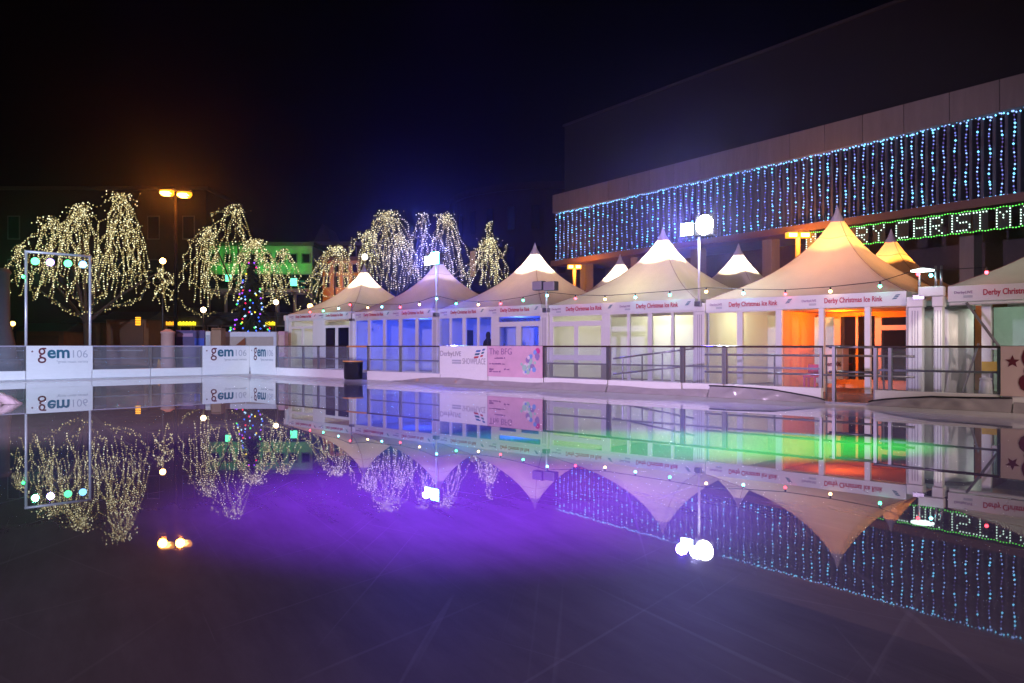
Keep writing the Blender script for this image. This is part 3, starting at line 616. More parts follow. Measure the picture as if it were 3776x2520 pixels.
# ---------------------------------------------------------------- string of coloured bulbs
fest = [(1143, 1151, 'r'), (1192, 1147, 'g'), (1248, 1138, 'c'), (1291, 1124, 'r'), (1356, 1135, 'y'), (1408, 1132, 'c'), (1476, 1133, 'r'), (1547, 1123, 'y'), (1610, 1102, 'c'), (1682, 1120, 'g'), (1764, 1124, 'y'), (1846, 1120, 'r'), (1929, 1108, 'g'), (2018, 1090, 'c'), (2122, 1101, 'r'), (2231, 1104, 'y'), (2343, 1097, 'c'), (2470, 1088, 'g'), (2604, 1076, 'y'), (2741, 1082, 'c'), (2896, 1085, 'r'), (3062, 1075, 'y'), (3245, 1056, 'g'), (3385, 1012, 'r'), (3433, 1016, 'c'), (3638, 1005, 'r')]
FC = {'r': (1, .04, .06), 'g': (.05, 1, .45), 'c': (.15, .85, .9), 'y': (1, .62, .2)}
FN = {'r': 'red', 'g': 'green', 'c': 'cyan', 'y': 'warm yellow'}
nn = -.22; th = thing('bulb_string', FT.P(FT.t(2200, nn), nn, 2.5), 'string of coloured festoon bulbs sagging along the front marquees', 'string lights')
pts = []
for (px, py, k) in fest:
    Yb = FT.Y(px, nn); p = at(px, py, Yb); rr = .038
    MB().ball(p, rr, hi=True).build('bulb', em('festoon_'+k, FC[k], 26 if k != 'r' else 18, True), th, smooth=True)['label'] = FN[k]+' glowing bulb'
    MB().tube([p+Vector((0, 0, .03)), p+Vector((0, 0, .10))], .022, 8).build('socket', DARKM, th)
    pts.append(p+Vector((0, 0, .11)))
MB().tube(pts, .009, 5).build('cable', DARKM, th)

# ---------------------------------------------------------------- lighting frame with four stage lamps over the left barrier
tl, tr_ = FL.t(96, .15), FL.t(332, .15); zl, zr = HC+346/FP*FL.Y(96, .15), HC+330/FP*FL.Y(332, .15); zl = zr = (zl+zr)/2
fr_ = thing('lighting_frame', FL.P((tl+tr_)/2, .15, 0), 'tall thin metal goal-shaped frame holding four stage lamps over the barrier', 'frame')
TR = mat('frame_alu', (.6, .6, .66), .35, .3)
for t in (tl, tr_): MB().tube([FL.P(t, .15, 0), FL.P(t, .15, zl)], .045, 8).build('post', TR, fr_, smooth=True)
MB().tube([FL.P(tl-.045, .15, zl), FL.P(tr_+.045, .15, zr)], .045, 8).build('crossbar', TR, fr_, smooth=True)
SLC = [('green', (.1, 1, .35), 129), ('violet', (.45, .3, 1), 185), ('green', (.1, 1, .35), 250), ('blue', (.2, .55, 1), 305)]
for k, (nm, cc, px) in enumerate(SLC):
    t = FL.t(px, .15); z = zl-.30; p = FL.P(t, .15, z)
    th = thing('stage_lamp', p, '%s glowing stage lamp, %s from the left on the metal frame' % (nm, ('first', 'second', 'third', 'fourth')[k]), 'stage lamp', 'stage lamps on the frame')
    MB().tube([p+Vector((0, 0, .26)), p+Vector((0, 0, .12))], .02, 6).build('clamp', DARKM, th)
    f = (Vector((-1, 4, 0))-p).normalized()
    MB().tube([p-f*.16, p+f*.10], .13, 16).build('can', DARKM, th, smooth=True)
    MB().tube([p+f*.101, p+f*.13], .125, 16).build('lens', em('stage_'+nm, cc, 5), th, smooth=True)
    lamp('stage_beam', 'SPOT', p+f*.2, 240, cc, .1, (-6+k*4, 14, 0), 40, .8)
gl = em('green_dot', (.05, 1, .2), 10)
th = thing('signal_lamp', FL.P(tl-.1, .1, 2.9), 'small green lamp clamped to the left post of the frame', 'lamp'); pg = at(86, 1021, FL.Y(86, .1)); MB().ball(pg, .055, hi=True).build('bulb', gl, th); MB().box(FL, FL.t(92, .12)-.04, FL.t(92, .12)+.02, .1, .16, pg.z-.05, pg.z+.05).build('housing', DARKM, th)

# ---------------------------------------------------------------- theatre
th = thing('theatre', FB.P(15, 6, 0), 'dark modern theatre with concrete band and tall fins behind the marquees', 'building')
LB = 34.5
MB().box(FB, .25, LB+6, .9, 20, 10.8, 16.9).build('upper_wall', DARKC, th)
MB().box(FB, .15, LB+6, .8, 20.1, 16.9, 17.05).build('parapet', mat('dark_coping', (.03, .028, .033), .7), th)
b = MB()
k = 0; x = 0
while x < LB+6: b.box(FB, x, min(x+1.97, LB+6), 0, .9, 10.62, 11.9-.0); x += 2.0
b.build('concrete_band', CONC, th)
MB().box(FB, 0, LB+6, .95, 1.0, 7.2, 10.62).build('glass_wall', DARKG, th)
b = MB(); nf = 70; dt = .467
for i in range(nf+8): MB().box(FB, i*dt+.12, i*dt+.24, .38, .95, 7.2, 10.62).build('fin', mat('fin_paint', (.07, .068, .08), .6), th)
MB().box(FB, -.1, LB+6, -.1, 1.2, 6.85, 7.2).build('canopy_edge', mat('brown_fascia', (.16, .09, .08), .5), th)
MB().box(FB, .1, LB+6, 1.2, 4.6, 6.9, 7.1).build('soffit', CONC, th)
MB().box(FB, .4, LB+6, 4.6, 5.0, 0, 6.9).build('recessed_wall', mat('recess_wall', (.07, .055, .065), .7, var=.3), th)
for i in range(7):
    t = 2.2+i*5.2; MB().box(FB, t-.3, t+.3, 1.0, 1.7, 0, 6.9).build('column', CONC, th)
for (p, wd) in ((2480, .9), (2520, .5), (3120, .6)):
    t = FB.t(p, 4.5); MB().box(FB, t-wd/2, t+wd/2, 4.5, 4.6, 0, 5.2).build('doorway', mat('red_door', (.32, .09, .05), .5), th)
MB().box(FB, 14.0, 16.5, 1.0, 1.0+.03, 8.6, 8.8).build('ceiling_lamp', em('amber_room', (1, .6, .15), .8), th)
# wall lamp on top wall
p = at(2098, 645, 57.0)
# curtain of light strings
BW = [em('led_a', (.26, .46, 1), 2.5), em('led_b', (.24, .30, 1), 1.1), em('led_c', (.16, .60, 1), 3.2), em('led_d', (.34, .24, 1), .4)]
CORD = mat('white_cord', (.3, .3, .35), .6)
for i in range(72):
    t = .05+i*dt; zt, zb_ = 10.55, 7.25; n = .28; b = MB(); pts = []
    ph = random.random()*6; ds = random.choice((0, 0, 1, 2))
    nb = 21
    for j in range(nb):
        z = zt-(zt-zb_)*j/(nb-1)+random.uniform(-.03, .03); tt = t+.03*math.sin(j*.7+ph)
        p = FB.P(tt, n, z); pts.append(p)
        mi = random.choices((0, 1, 2, 3), (5, 4, 2.2, 3))[0]
        b.ball(p, .046 if mi != 2 else .056, 1+mi)
    for q_ in range(3):                          # top swag bulbs
        b.ball(FB.P(t+dt*(q_+.5)/3, n, 10.6+random.uniform(-.09, .05)), .046, 3 if random.random() < .5 else 1)
        b.ball(FB.P(t+dt*(q_+.5)/3, n, 7.22+random.uniform(-.04, .05)), .044, 3 if random.random() < .3 else 1)
    b.tube(pts, .008, 4, 0)
    o = b.build('light_string', [CORD]+BW)
    tag(o, 'vertical string of blue-white bulbs in the curtain hanging across the theatre fins', 'string lights', 'blue-white light strings on the theatre')
# illuminated greeting
FONT = {'M': ('10001', '11011', '10101', '10101', '10001', '10001', '10001'), 'E': ('11111', '10000', '10000', '11110', '10000', '10000', '11111'), 'R': ('11110', '10001', '10001', '11110', '10100', '10010', '10001'), 'Y': ('10001', '10001', '01010', '00100', '00100', '00100', '00100'), 'C': ('01111', '10000', '10000', '10000', '10000', '10000', '01111'), 'H': ('10001', '10001', '10001', '11111', '10001', '10001', '10001'), 'I': ('010', '010', '010', '010', '010', '010', '010'), 'S': ('01111', '10000', '10000', '01110', '00001', '00001', '11110'), 'T': ('11111', '00100', '00100', '00100', '00100', '00100', '00100'), 'A': ('01110', '10001', '10001', '11111', '10001', '10001', '10001')}
nS = -.2; Z0, Z1 = 5.84, 6.70
sg = thing('illuminated_greeting', FB.P(20, nS, Z0), 'row of white bulb letters in a green bulb border below the theatre canopy', 'illuminated sign')
LW = em('letter_white', (.72, 1, .88), 2.6); LG = em('border_green', (.12, 1, .08), 3.0)
tS, tE = FB.t(2985, nS), FB.t(3776, nS)+4.0
b = MB(); n_ = int((tE-tS)/.115)
for i in range(n_):
    t = tS+(tE-tS)*i/n_
    b.ball(FB.P(t, nS, Z1+.02*math.sin(i)), .028); b.ball(FB.P(t, nS, Z0+.02*math.sin(i*1.3)), .028)
bo = b.build('border', LG, sg)
b = MB(); 
for z in (Z0, Z1): b.tube([FB.P(tS, nS+.04, z), FB.P(tE, nS+.04, z)], .018, 5)
b.build('frame', ALU, sg)
for ch, px in zip('MERRYCHRISTMAS', (2990, 3052, 3115, 3178, 3240, 3325, 3391, 3452, 3511, 3552, 3614, 3700, 3790, 3850)):
    t = FB.t(px, nS); b = MB(); rows = FONT[ch]; wc = len(rows[0]); wd = .50
    for r_ in range(7):
        for c_ in range(wc):
            if rows[r_][c_] == '1':
                x_ = t+(c_-(wc-1)/2)*.125; z_ = Z1-.09-r_*.112
                b.ball(FB.P(x_, nS, z_), .036)
    b.box(FB, t-.012*wc*5, t+.012*wc*5, nS+.03, nS+.045, Z0, Z1, 1)
    o = b.build('letter', [LW, WIRE], sg); o['label'] = 'letter %s made of white bulbs' % ch
# sodium floodlights standing before the theatre
SOD = em('sodium_glow', (1, .36, .02), 2.2); SODM = em('sodium_core', (1, .62, .16), 9)
def sodium(px, py, Y, label, w_=1.0, power=900, beam=True):
    c_ = at(px, py, Y); th = thing('street_lamp', (c_.x, c_.y, 0), label, 'street lamp', None)
    MB().tube([(c_.x, c_.y, -.05), (c_.x, c_.y, c_.z-.05)], .10, 10, r1=.06).build('pole', DARKM if Y > 36 else mat('ochre_pole', (.3, .22, .12), .6), th, smooth=True)
    return c_, th
for (px, py, w_, lab) in ((2118, 985, .95, 'twin orange street lamp between the third and fourth canopy tips'), (2942, 868, 1.15, 'twin orange street lamp left of the orange canopy tip')):
    Y = FB.Y(px, -1.3); c_ = at(px, py, Y); th = thing('street_lamp', (c_.x, c_.y, 0), lab, 'street lamp', 'orange street lamps')
    PM = mat('ochre_pole', (.3, .22, .12), .6)
    MB().tube([(c_.x, c_.y, -.05), (c_.x, c_.y, c_.z-.1)], .11, 10).build('pole', PM, th, smooth=True)
    for s in (-1, 1):
        x0, x1 = c_.x+s*.06, c_.x+s*w_/2
        FH = Frame((c_.x, c_.y), (1, 0))
        hd = MB().box(FH, min(s*.03, s*w_/2), max(s*.03, s*w_/2), -.2, .2, c_.z+.13, c_.z+.19).build('lamp_head', DARKM, th)
        MB().box(FH, min(s*.04, s*(w_/2-.02)), max(s*.04, s*(w_/2-.02)), -.17, .17, c_.z-.13, c_.z+.129).build('lens', SOD, hd)
        MB().box(FH, min(s*.10, s*(w_/2-.09)), max(s*.10, s*(w_/2-.09)), -.21, -.171, c_.z-.09, c_.z+.08).build('bulb', SODM, hd)
    lamp('sodium_light', 'POINT', (c_.x, c_.y-.4, c_.z-.1), 330, (1, .30, .03), .2)
    lamp('sodium_wall_light', 'POINT', (c_.x, c_.y+.4, c_.z-.1), 330, (1, .30, .03), .2)
# big sodium mast at left: two lamps
c_ = at(648, 715, 38.8); th = thing('street_lamp', (c_.x, c_.y, 0), 'tall mast with two fierce orange lamps rising between lit trees', 'street lamp', 'orange street lamps')
MB().tube([(c_.x, c_.y, -.05), (c_.x, c_.y, c_.z+.1)], .11, 12, r1=.06).build('pole', mat('mast_grey', (.006, .006, .007), .95, spec=.0), th, smooth=True)
FH = Frame((c_.x, c_.y), (1, 0))
MB().tube([(c_.x-.75, c_.y, c_.z+.06), (c_.x+.75, c_.y, c_.z+.02)], .03, 6).build('arm', DARKM, th)
for s, dz in ((-.42, .05), (.42, -.04)):
    hd = MB().box(FH, s-.40, s+.38, -.15, .15, c_.z+dz+.13, c_.z+dz+.20).build('lamp_head', DARKM, th)
    MB().lathe(Vector((c_.x+s, c_.y, c_.z+dz)), [(.05, -.16), (.28, -.14), (.36, -.02), (.34, .10), (.2, .129)], 18).build('lens', SOD, hd, smooth=True)
    MB().lathe((c_.x+s, c_.y-.08, c_.z+dz-.03), [(.02, -.155), (.18, -.13), (.30, -.05), (.30, .04), (.16, .10), (.02, .12)], 18).build('bulb', SODM, hd, smooth=True)
    lamp('sodium_light', 'POINT', (c_.x+s, c_.y-.5, c_.z-.2), 560, (1, .24, .015), .2)

# smaller lamps in the square
for (px, py, Y, r_, col, st, lab) in ((600, 963, 44, .16, (1, .55, .15), 30, 'single orange lamp at the right fringe of the first lit tree'), (750, 1143, 50, .17, (1, .7, .35), 14, 'warm globe lamp low in front of the second lit tree'), (1018, 1115, 50, .16, (1, .65, .3), 12, 'warm globe lamp left of the leftmost marquee roof edge'), (1144, 1130, 50, .17, (1, .5, .12), 14, 'orange globe lamp just above the leftmost marquee roof edge'), (1345, 948, 62, .26, (1, .95, .85), 3.5, 'pale street lamp above the leftmost canopy tip'), (47, 1194, 60, .18, (1, .6, .12), 10, 'small amber lamp at far left below the first tree')):
    c_ = at(px, py, Y); th = thing('globe_lamp', (c_.x, c_.y, 0), lab, 'street lamp', 'lamps around the square')
    MB().tube([(c_.x, c_.y, -.05), (c_.x, c_.y, c_.z-r_*.8)], .05, 8).build('pole', DARKM, th, smooth=True)
    MB().ball(c_, r_, hi=True).build('globe', em('globe_%d' % px, col, st, True), th, smooth=True)

# ---------------------------------------------------------------- trees wrapped in warm bulbs
TA, TBm, TCm = em('tree_bulb', (1, .87, .42), 1.0), em('tree_bulb_dim', (1, .76, .28), .4), em('tree_bulb_bright', (1, .95, .60), 1.7)
def lit_tree(Y, lobes, swags, tlabel, llabel, seed, sc=1.0, step=.125, rb=.042):
    rnd = random.Random(seed); cx = sum(l[0] for l in lobes)/len(lobes); base = atz(cx, Y, -.05)
    tr = thing('weeping_tree', base, tlabel, 'tree', 'bare trees in the square')
    top = max(HC+(HY-l[1])/FP*Y for l in lobes)
    fork = base+Vector((0, 0, 2.4))
    MB().tube([base, base+Vector((.08, 0, 1.2)), fork], .24, 10, r1=.17).build('trunk', BARK, tr, smooth=True)
    ft = thing('tree_lights', base+Vector((0, 0, 2)), llabel, 'string lights', 'warm bulb strings over the trees')
    br = MB()
    for (px, py, xl, xr, yb, ns) in lobes:
        ns = ns+1 if Y < 50 else int(ns*.95)
        pk = at(px, py, Y); hem = HC-(yb-HY)/FP*Y; xc = (xl+xr)/2; R_ = (xr-xl)/2/FP*Y; ctr = atz(xc, Y, 0)
        mid = fork.lerp(pk, .5)+Vector((rnd.uniform(-.3, .3), rnd.uniform(-.3, .3), 0))
        br.tube([fork, mid, pk-Vector((0, 0, .1))], .11, 6, r1=.02)
        H = pk.z-hem
        for k in range(ns):
            an = 6.283*(k+rnd.random()*.8)/ns; rr = R_*rnd.choice((1, .95, .8, .55, .35))
            hx = ctr+Vector((math.cos(an)*rr, math.sin(an)*rr*.85, 0)); zend = hem+H*rnd.uniform(0, .38)*(1.1-rr/R_*.2)
            ex = rnd.uniform(.5, .75); w1, w2 = rnd.uniform(0, 6), rnd.uniform(0, 6); pts = []
            z0 = pk.z-H*rnd.uniform(0, .10) if rnd.random() < .7 else pk.z-H*rnd.uniform(.1, .35)
            start = Vector((pk.x, pk.y, 0)).lerp(Vector((hx.x, hx.y, 0)), 0 if z0 > pk.z-H*.1 else rnd.uniform(.2, .5))
            N = 34; am = rnd.choice((.06, .09, .14, .22))
            for j in range(N+1):
                s = j/N; z = z0-(z0-zend)*s**1.35
                xy = start.lerp(Vector((hx.x, hx.y, 0)), s**ex)
                pts.append(Vector((xy.x+am*math.sin(w1+s*9)+am*.4*math.sin(w2+s*23), xy.y+am*math.sin(w2+s*8), z+am*math.sin(w1+s*14)*(1-s)+am*.35*math.sin(w2+s*31))))
            if k % 2 == 0: br.tube([p+Vector((0, 0, .0)) for p in pts[:20:2]], .028, 4, r1=.008)
            b = MB(); acc = 0
            for p, q_ in zip(pts[:-1], pts[1:]):
                d_ = (q_-p).length
                while acc < d_:
                    b.ball(p.lerp(q_, acc/d_)+Vector((rnd.gauss(0, .014), rnd.gauss(0, .014), rnd.gauss(0, .012))), rb*rnd.uniform(.85, 1.1), rnd.choices((0, 1, 2), (5, 4, 1.6))[0]); acc += step
                acc -= d_
            b.tube(pts, .007, 3, 3)
            b.build('strand', [TA, TBm, TCm, WIRE], ft)
        b = MB()                                   # lights bunched round the top of the limb
        cl_ = sorted([pk+Vector((rnd.gauss(0, R_*.20), rnd.gauss(0, R_*.2), -abs(rnd.gauss(0, H*.10)))) for k in range(ns*3)], key=lambda p: p.x)
        for p in cl_: b.ball(p, rb, rnd.choice((0, 1, 2)))
        b.tube(cl_, .006, 3, 3)
        b.build('strand', [TA, TBm, TCm, WIRE], ft)
    for sw in swags:
        pts = [at(px, py, Y+rnd.uniform(-1.2, 1.2)*.5) for px, py in sw]; b = MB(); acc = 0
        for p, q_ in zip(pts[:-1], pts[1:]):
            d_ = (q_-p).length
            while acc < d_:
                b.ball(p.lerp(q_, acc/d_)+Vector((rnd.gauss(0, .05), rnd.gauss(0, .05), rnd.gauss(0, .05))), rb, rnd.choice((0, 1))); acc += step*.75
            acc -= d_
        b.tube(pts, .05, 4, 3); b.build('strand', [TA, TBm, TCm, WIRE], ft); br.tube([p+Vector((0, .1, 0)) for p in pts], .03, 4)
    b0 = [l for l in lobes]
    for k in range(sum(l[5] for l in lobes)//7):           # loose loops slung between limbs
        l_ = rnd.choice(lobes); xa, xb = rnd.uniform(l_[2], l_[3]), rnd.uniform(l_[2], l_[3]); ya = rnd.uniform(l_[1]+(l_[4]-l_[1])*.3, l_[4]); yb_ = ya+rnd.uniform(-60, 60); dp = rnd.uniform(15, 70); yo = rnd.uniform(-1.5, 1.5)
        pts = [at(xa+(xb-xa)*q_/12, ya+(yb_-ya)*q_/12+dp*math.sin(math.pi*q_/12)*.6+rnd.uniform(-4, 4), Y+yo) for q_ in range(13)]; b = MB(); acc = 0
        for p, q_ in zip(pts[:-1], pts[1:]):
            d_ = (q_-p).length
            while acc < d_: b.ball(p.lerp(q_, acc/d_), rb, rnd.choice((0, 1))); acc += step
            acc -= d_
        b.tube(pts, .007, 3, 3); b.build('strand', [TA, TBm, TCm, WIRE], ft)
    lamp('bulb_glow', 'POINT', atz(cx, Y-.3, 4.2), 9, (1, .8, .45), 1.2)
    br.build('branches', BARK, tr)
lit_tree(42.7, [(445, 712, 335, 572, 1120, 30), (300, 757, 115, 392, 1120, 26), (185, 800, 70, 310, 1050, 14), (70, 905, 12, 125, 1110, 6), (595, 990, 552, 645, 1120, 6)],
    [[(130, 1060), (200, 1110), (270, 1160), (320, 1165), (360, 1100), (390, 1080)], [(280, 1090), (310, 1150), (350, 1155), (430, 1130), (500, 1108)], [(150, 970), (200, 1030), (260, 1080), (300, 1120), (340, 1160)], [(470, 1060), (500, 1010), (560, 1000)], [(400, 1125), (450, 1128), (520, 1100), (545, 1040)]],
    'bare weeping tree at far left behind the lighting frame', 'dense warm bulb strands over the leftmost tree, two domed peaks', 11)
lit_tree(57, [(865, 762, 745, 960, 1050, 14), (765, 835, 655, 830, 1130, 15), (935, 885, 830, 1068, 1125, 32), (1045, 920, 965, 1112, 1120, 10)],
    [[(650, 1090), (690, 1140), (740, 1165), (800, 1150)], [(855, 1150), (880, 1130), (910, 1110), (960, 1125), (975, 1150)], [(980, 1095), (1040, 1100), (1080, 1080)], [(775, 790), (830, 778), (870, 765), (880, 830), (905, 870)], [(775, 790), (800, 860), (800, 960)]],
    'bare weeping tree right of the tall orange mast', 'warm bulb strands over the second tree, behind the coloured Christmas tree', 12, rb=.052, step=.16)
lit_tree(60, [(1240, 908, 1118, 1332, 1130, 22)], [[(1100, 1040), (1130, 1050), (1180, 1000), (1210, 960)], [(1110, 1060), (1150, 1100), (1170, 1130)]],
    'small bare tree before the orange-lit facade', 'warm bulb strands on the small tree left of the leftmost canopy', 13, rb=.052, step=.165)
lit_tree(60, [(1430, 778, 1325, 1545, 1075, 30), (1350, 855, 1285, 1440, 1010, 14), (1560, 787, 1500, 1610, 1040, 10), (1470, 860, 1400, 1560, 1080, 12)], [[(1420, 1040), (1460, 1055), (1500, 1050)], [(1395, 900), (1430, 885), (1460, 840)]],
    'bare weeping tree between the first and second canopy tips', 'warm bulb strands on the tree between the first and second canopies', 14, rb=.052, step=.165)
lit_tree(61, [(1640, 790, 1575, 1735, 1060, 22)], [[(1595, 795), (1640, 790), (1680, 830)]],
    'bare weeping tree behind the blue floodlight', 'warm bulb strands right behind the blue floodlight', 15, rb=.052, step=.165)
lit_tree(62, [(1803, 880, 1705, 1892, 1090, 30), (1803, 822, 1790, 1818, 920, 5)], [[(1868, 905), (1862, 930), (1850, 950)]],
    'slim bare tree with a spire tip beside the curved brick building', 'warm bulb strands on the spire-tipped tree between the second and third canopies', 16, rb=.052, step=.165)

# ---------------------------------------------------------------- coloured Christmas tree
Yc = 50; ctp = at(929, 940, Yc); cb = atz(929, Yc, -.05); ct = thing('christmas_tree', cb, 'dark conical Christmas tree dotted with multicoloured bulbs', 'christmas tree')
MB().tube([cb, (cb.x, cb.y, ctp.z)], .12, 8, r1=.02).build('trunk', BARK, ct)
rnd = random.Random(5); b = MB()
for i in range(1500):
    s = rnd.random()**.7; z = ctp.z-(ctp.z-.9)*s; R_ = .1+1.25*s; an = rnd.random()*6.283; rr = R_*rnd.uniform(.5, 1)
    p = Vector((cb.x+rr*math.cos(an), cb.y+rr*math.sin(an), z)); d_ = Vector((math.cos(an), math.sin(an), -.5)).normalized()*.28; e_ = Vector((-math.sin(an), math.cos(an), rnd.uniform(-.4, .4)))*.04
    b.quad(p-d_-e_, p+d_-e_, p+d_+e_, p-d_+e_)
b.build('foliage', mat('fir_needles', (.03, .06, .03), .8), ct)
cl = thing('christmas_tree_lights', cb+Vector((0, 0, .5)), 'multicoloured bulbs on the dark conical Christmas tree', 'string lights')
cc = [('blue', (.05, .15, 1)), ('blue', (.05, .15, 1)), ('ice', (.4, .7, 1)), ('ice', (.4, .7, 1)), ('green', (.1, 1, .15)), ('yellow', (1, .75, .05)), ('red', (1, .02, .08)), ('violet', (.35, .08, 1))]
for i in range(74):
    s = rnd.random()**.6; z = ctp.z-(ctp.z-1.6)*s; an = rnd.uniform(3.3, 6.1); R_ = .12+1.32*s
    nm, c3 = rnd.choice(cc); MB().ball((cb.x+R_*math.cos(an), cb.y+R_*math.sin(an), z), .062, hi=False).build('bulb', em('xmas_'+nm, c3, 2.2), cl)

# ---------------------------------------------------------------- buildings behind the square
FX = lambda Y: Frame((0, Y), (1, 0))
def X(px, Y): return (px-HX)/FP*Y
def Z(py, Y): return HC-(py-HY)/FP*Y
def building(label, Y, p0, p1, ytop, wallm, rows, win=(.5, .75), frame=WHITE, depth=10, name='building', lit=None, roof=None):
    fr = FX(Y); x0, x1 = X(p0, Y), X(p1, Y); zt = Z(ytop, Y); th = thing(name, ((x0+x1)/2, Y, 0), label, 'building')
    MB().box(fr, x0, x1, 0, depth, -.05, zt).build('wall', wallm, th)
    MB().box(fr, x0-.2, x1+.2, -.25, depth, zt, zt+.35).build('cornice', mat('dull_stone', (.12, .10, .09), .8) if roof is None else roof, th)
    for (py0, py1, n_, wf, m) in rows:
        zb_, zt_ = Z(py1, Y), Z(py0, Y); sp = (x1-x0)/n_
        for i in range(n_):
            a_ = x0+sp*(i+.5-wf/2); b_ = x0+sp*(i+.5+wf/2)
            w_ = MB().box(fr, a_-.1, b_+.1, -.06, -.0, zb_-.1, zb_).box(fr, a_-.1, b_+.1, -.06, 0, zt_, zt_+.1).box(fr, a_-.1, a_, -.06, 0, zb_, zt_).box(fr, b_, b_+.1, -.06, 0, zb_, zt_).build('window_frame', frame, th)
            MB().box(fr, a_, b_, -.03, -.004, zb_, zt_).build('window_pane', m, w_)
    return th
LITW = em('dim_amber_window', (.9, .5, .15), .25); DULL = mat('grey_frame', (.2, .18, .2), .7)
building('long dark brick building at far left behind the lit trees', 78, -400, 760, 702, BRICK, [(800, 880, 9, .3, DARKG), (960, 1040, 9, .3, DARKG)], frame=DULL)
grn = building('two-storey building washed in green light beyond the trees', 74, 770, 1152, 908, mat('cream_render', (.36, .36, .3), .8, var=.5, scale=1.5), [(938, 969, 8, .55, DARKG), (1014, 1064, 5, .93, DARKG), (1088, 1180, 6, .8, DARKG)], frame=DULL)
frg = FX(74); MB().box(frg, X(770, 74), X(1150, 74), -1.3, 0, Z(1082, 74), Z(1070, 74)).build('awning', mat('awning', (.4, .42, .4), .6), grn)
building('dark gabled building right of the green-lit one', 80, 1150, 1330, 905, BRICK, [(915, 950, 3, .4, DARKG), (990, 1040, 4, .4, DARKG)], frame=DULL)
gb = MB(); fy = FX(80.2); x0, x1 = X(1148, 80), X(1225, 80); z0 = Z(903, 80); gz = Z(825, 80)
gb.add([fy.P(x0, 0, z0), fy.P(x1, 0, z0), fy.P((x0+x1)/2, 0, gz), fy.P(x0, 6, z0), fy.P(x1, 6, z0), fy.P((x0+x1)/2, 6, gz)], [(0, 1, 2), (3, 5, 4), (0, 3, 4, 1), (1, 4, 5, 2), (2, 5, 3, 0)])
tag(gb.build('gable_roof', BRICK, bpy.data.objects['building.002'] if 'building.002' in bpy.data.objects else None))
ob = building('narrow bay-fronted facade lit orange behind the small tree', 72, 1190, 1326, 962, mat('orange_render', (.5, .36, .2), .7), [(975, 1005, 4, .5, DARKG), (1020, 1060, 4, .5, DARKG)], frame=STONE, depth=6)
for q_ in range(7): lamp('green_wall_light', 'POINT', at(800+q_*52, 984, 73.2), 20, (.01, 1, .10), .15); lamp('green_roof_light', 'POINT', at(800+q_*52, 926, 73.3), 9, (.01, 1, .10), .15)
lamp('orange_wall_light', 'POINT', at(1250, 1060, 69), 340, (1, .24, .01), .3)
for (px, py, r_, lab) in ((1080, 1040, .34, 'bright green flood lamp on the green-lit wall, right one'), (838, 1025, .3, 'green flood lamp glowing behind the second tree, left one')):
    c_ = at(px, py, 72.4); th = thing('wall_floodlight', c_, lab, 'floodlight', 'green wall floodlights')
    MB().box(Frame((c_.x, c_.y), (1, 0)), -r_, r_, .3, .6, c_.z-r_*.6, c_.z+r_*.6).build('housing', DARKM, th)
    MB().box(Frame((c_.x, c_.y), (1, 0)), -r_*.9, r_*.9, .26, .298, c_.z-r_*1.0, c_.z+r_*1.0).build('lens', em('green_lens', (.12, 1, .45), 3), th)
# curved brick building right of centre
cbu = thing('curved_building', atz(1960, 78, 0), 'dark curved brick building with heavy cornice beside the theatre', 'building')
cxx, cyy = X(2040, 92), 92; pr_ = []
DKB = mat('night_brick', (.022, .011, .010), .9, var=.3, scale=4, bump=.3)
def arc(r, a0, a1, z0, z1, n=24, th_=.6):
    b = MB(); 
    for i in range(n):
        q0, q1 = a0+(a1-a0)*i/n, a0+(a1-a0)*(i+1)/n
        p = lambda q_, rr, z: (cxx+rr*math.cos(q_), cyy+rr*math.sin(q_), z)
        b.hexa([p(q0, r-th_, z0), p(q1, r-th_, z0), p(q1, r, z0), p(q0, r, z0), p(q0, r-th_, z1), p(q1, r-th_, z1), p(q1, r, z1), p(q0, r, z1)])
    return b
RC = 11.5
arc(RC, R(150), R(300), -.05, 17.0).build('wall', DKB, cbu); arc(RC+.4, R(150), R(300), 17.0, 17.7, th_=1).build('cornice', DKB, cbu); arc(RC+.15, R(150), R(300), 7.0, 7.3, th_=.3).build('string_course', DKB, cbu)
for k in range(10):
    q0 = R(165+k*13)
    for (z0, z1) in ((8.5, 11.2), (13, 15.4), (3, 6)): arc(RC+.05, q0, q0+R(4.2), z0, z1, 2, .08).build('window', LITW if (k == 4 and z0 == 8.5) else DARKG, cbu)
# low shops with yellow signs
shp = building('low dark row of shops behind the kiosks', 66, 560, 1062, 1168, mat('shop_front', (.03, .025, .02), .6), [(1205, 1262, 10, .7, DARKG)], frame=DULL, depth=7, roof=DARKM)
fs_ = FX(66); YL = em('yellow_neon', (1, .78, .02), 2.2)
for (p0, p1, lab) in ((612, 644, 'round orange shop sign'), (650, 724, 'long yellow lit shop sign'), (979, 1016, 'short yellow lit sign')):
    b = MB(); n_ = max(3, int((p1-p0)/6)); x0, x1 = X(p0, 65.8), X(p1, 65.8)
    for i in range(n_):
        a_ = x0+(x1-x0)*i/n_; b.box(FX(65.8), a_, a_+(x1-x0)/n_*.72, -.05, 0, Z(1200, 65.8), Z(1186+2*(i % 2), 65.8))
    o = b.build('shop_sign', YL if p0 > 640 else em('amber_sign', (1, .4, .02), 1.8), shp); o['label'] = lab
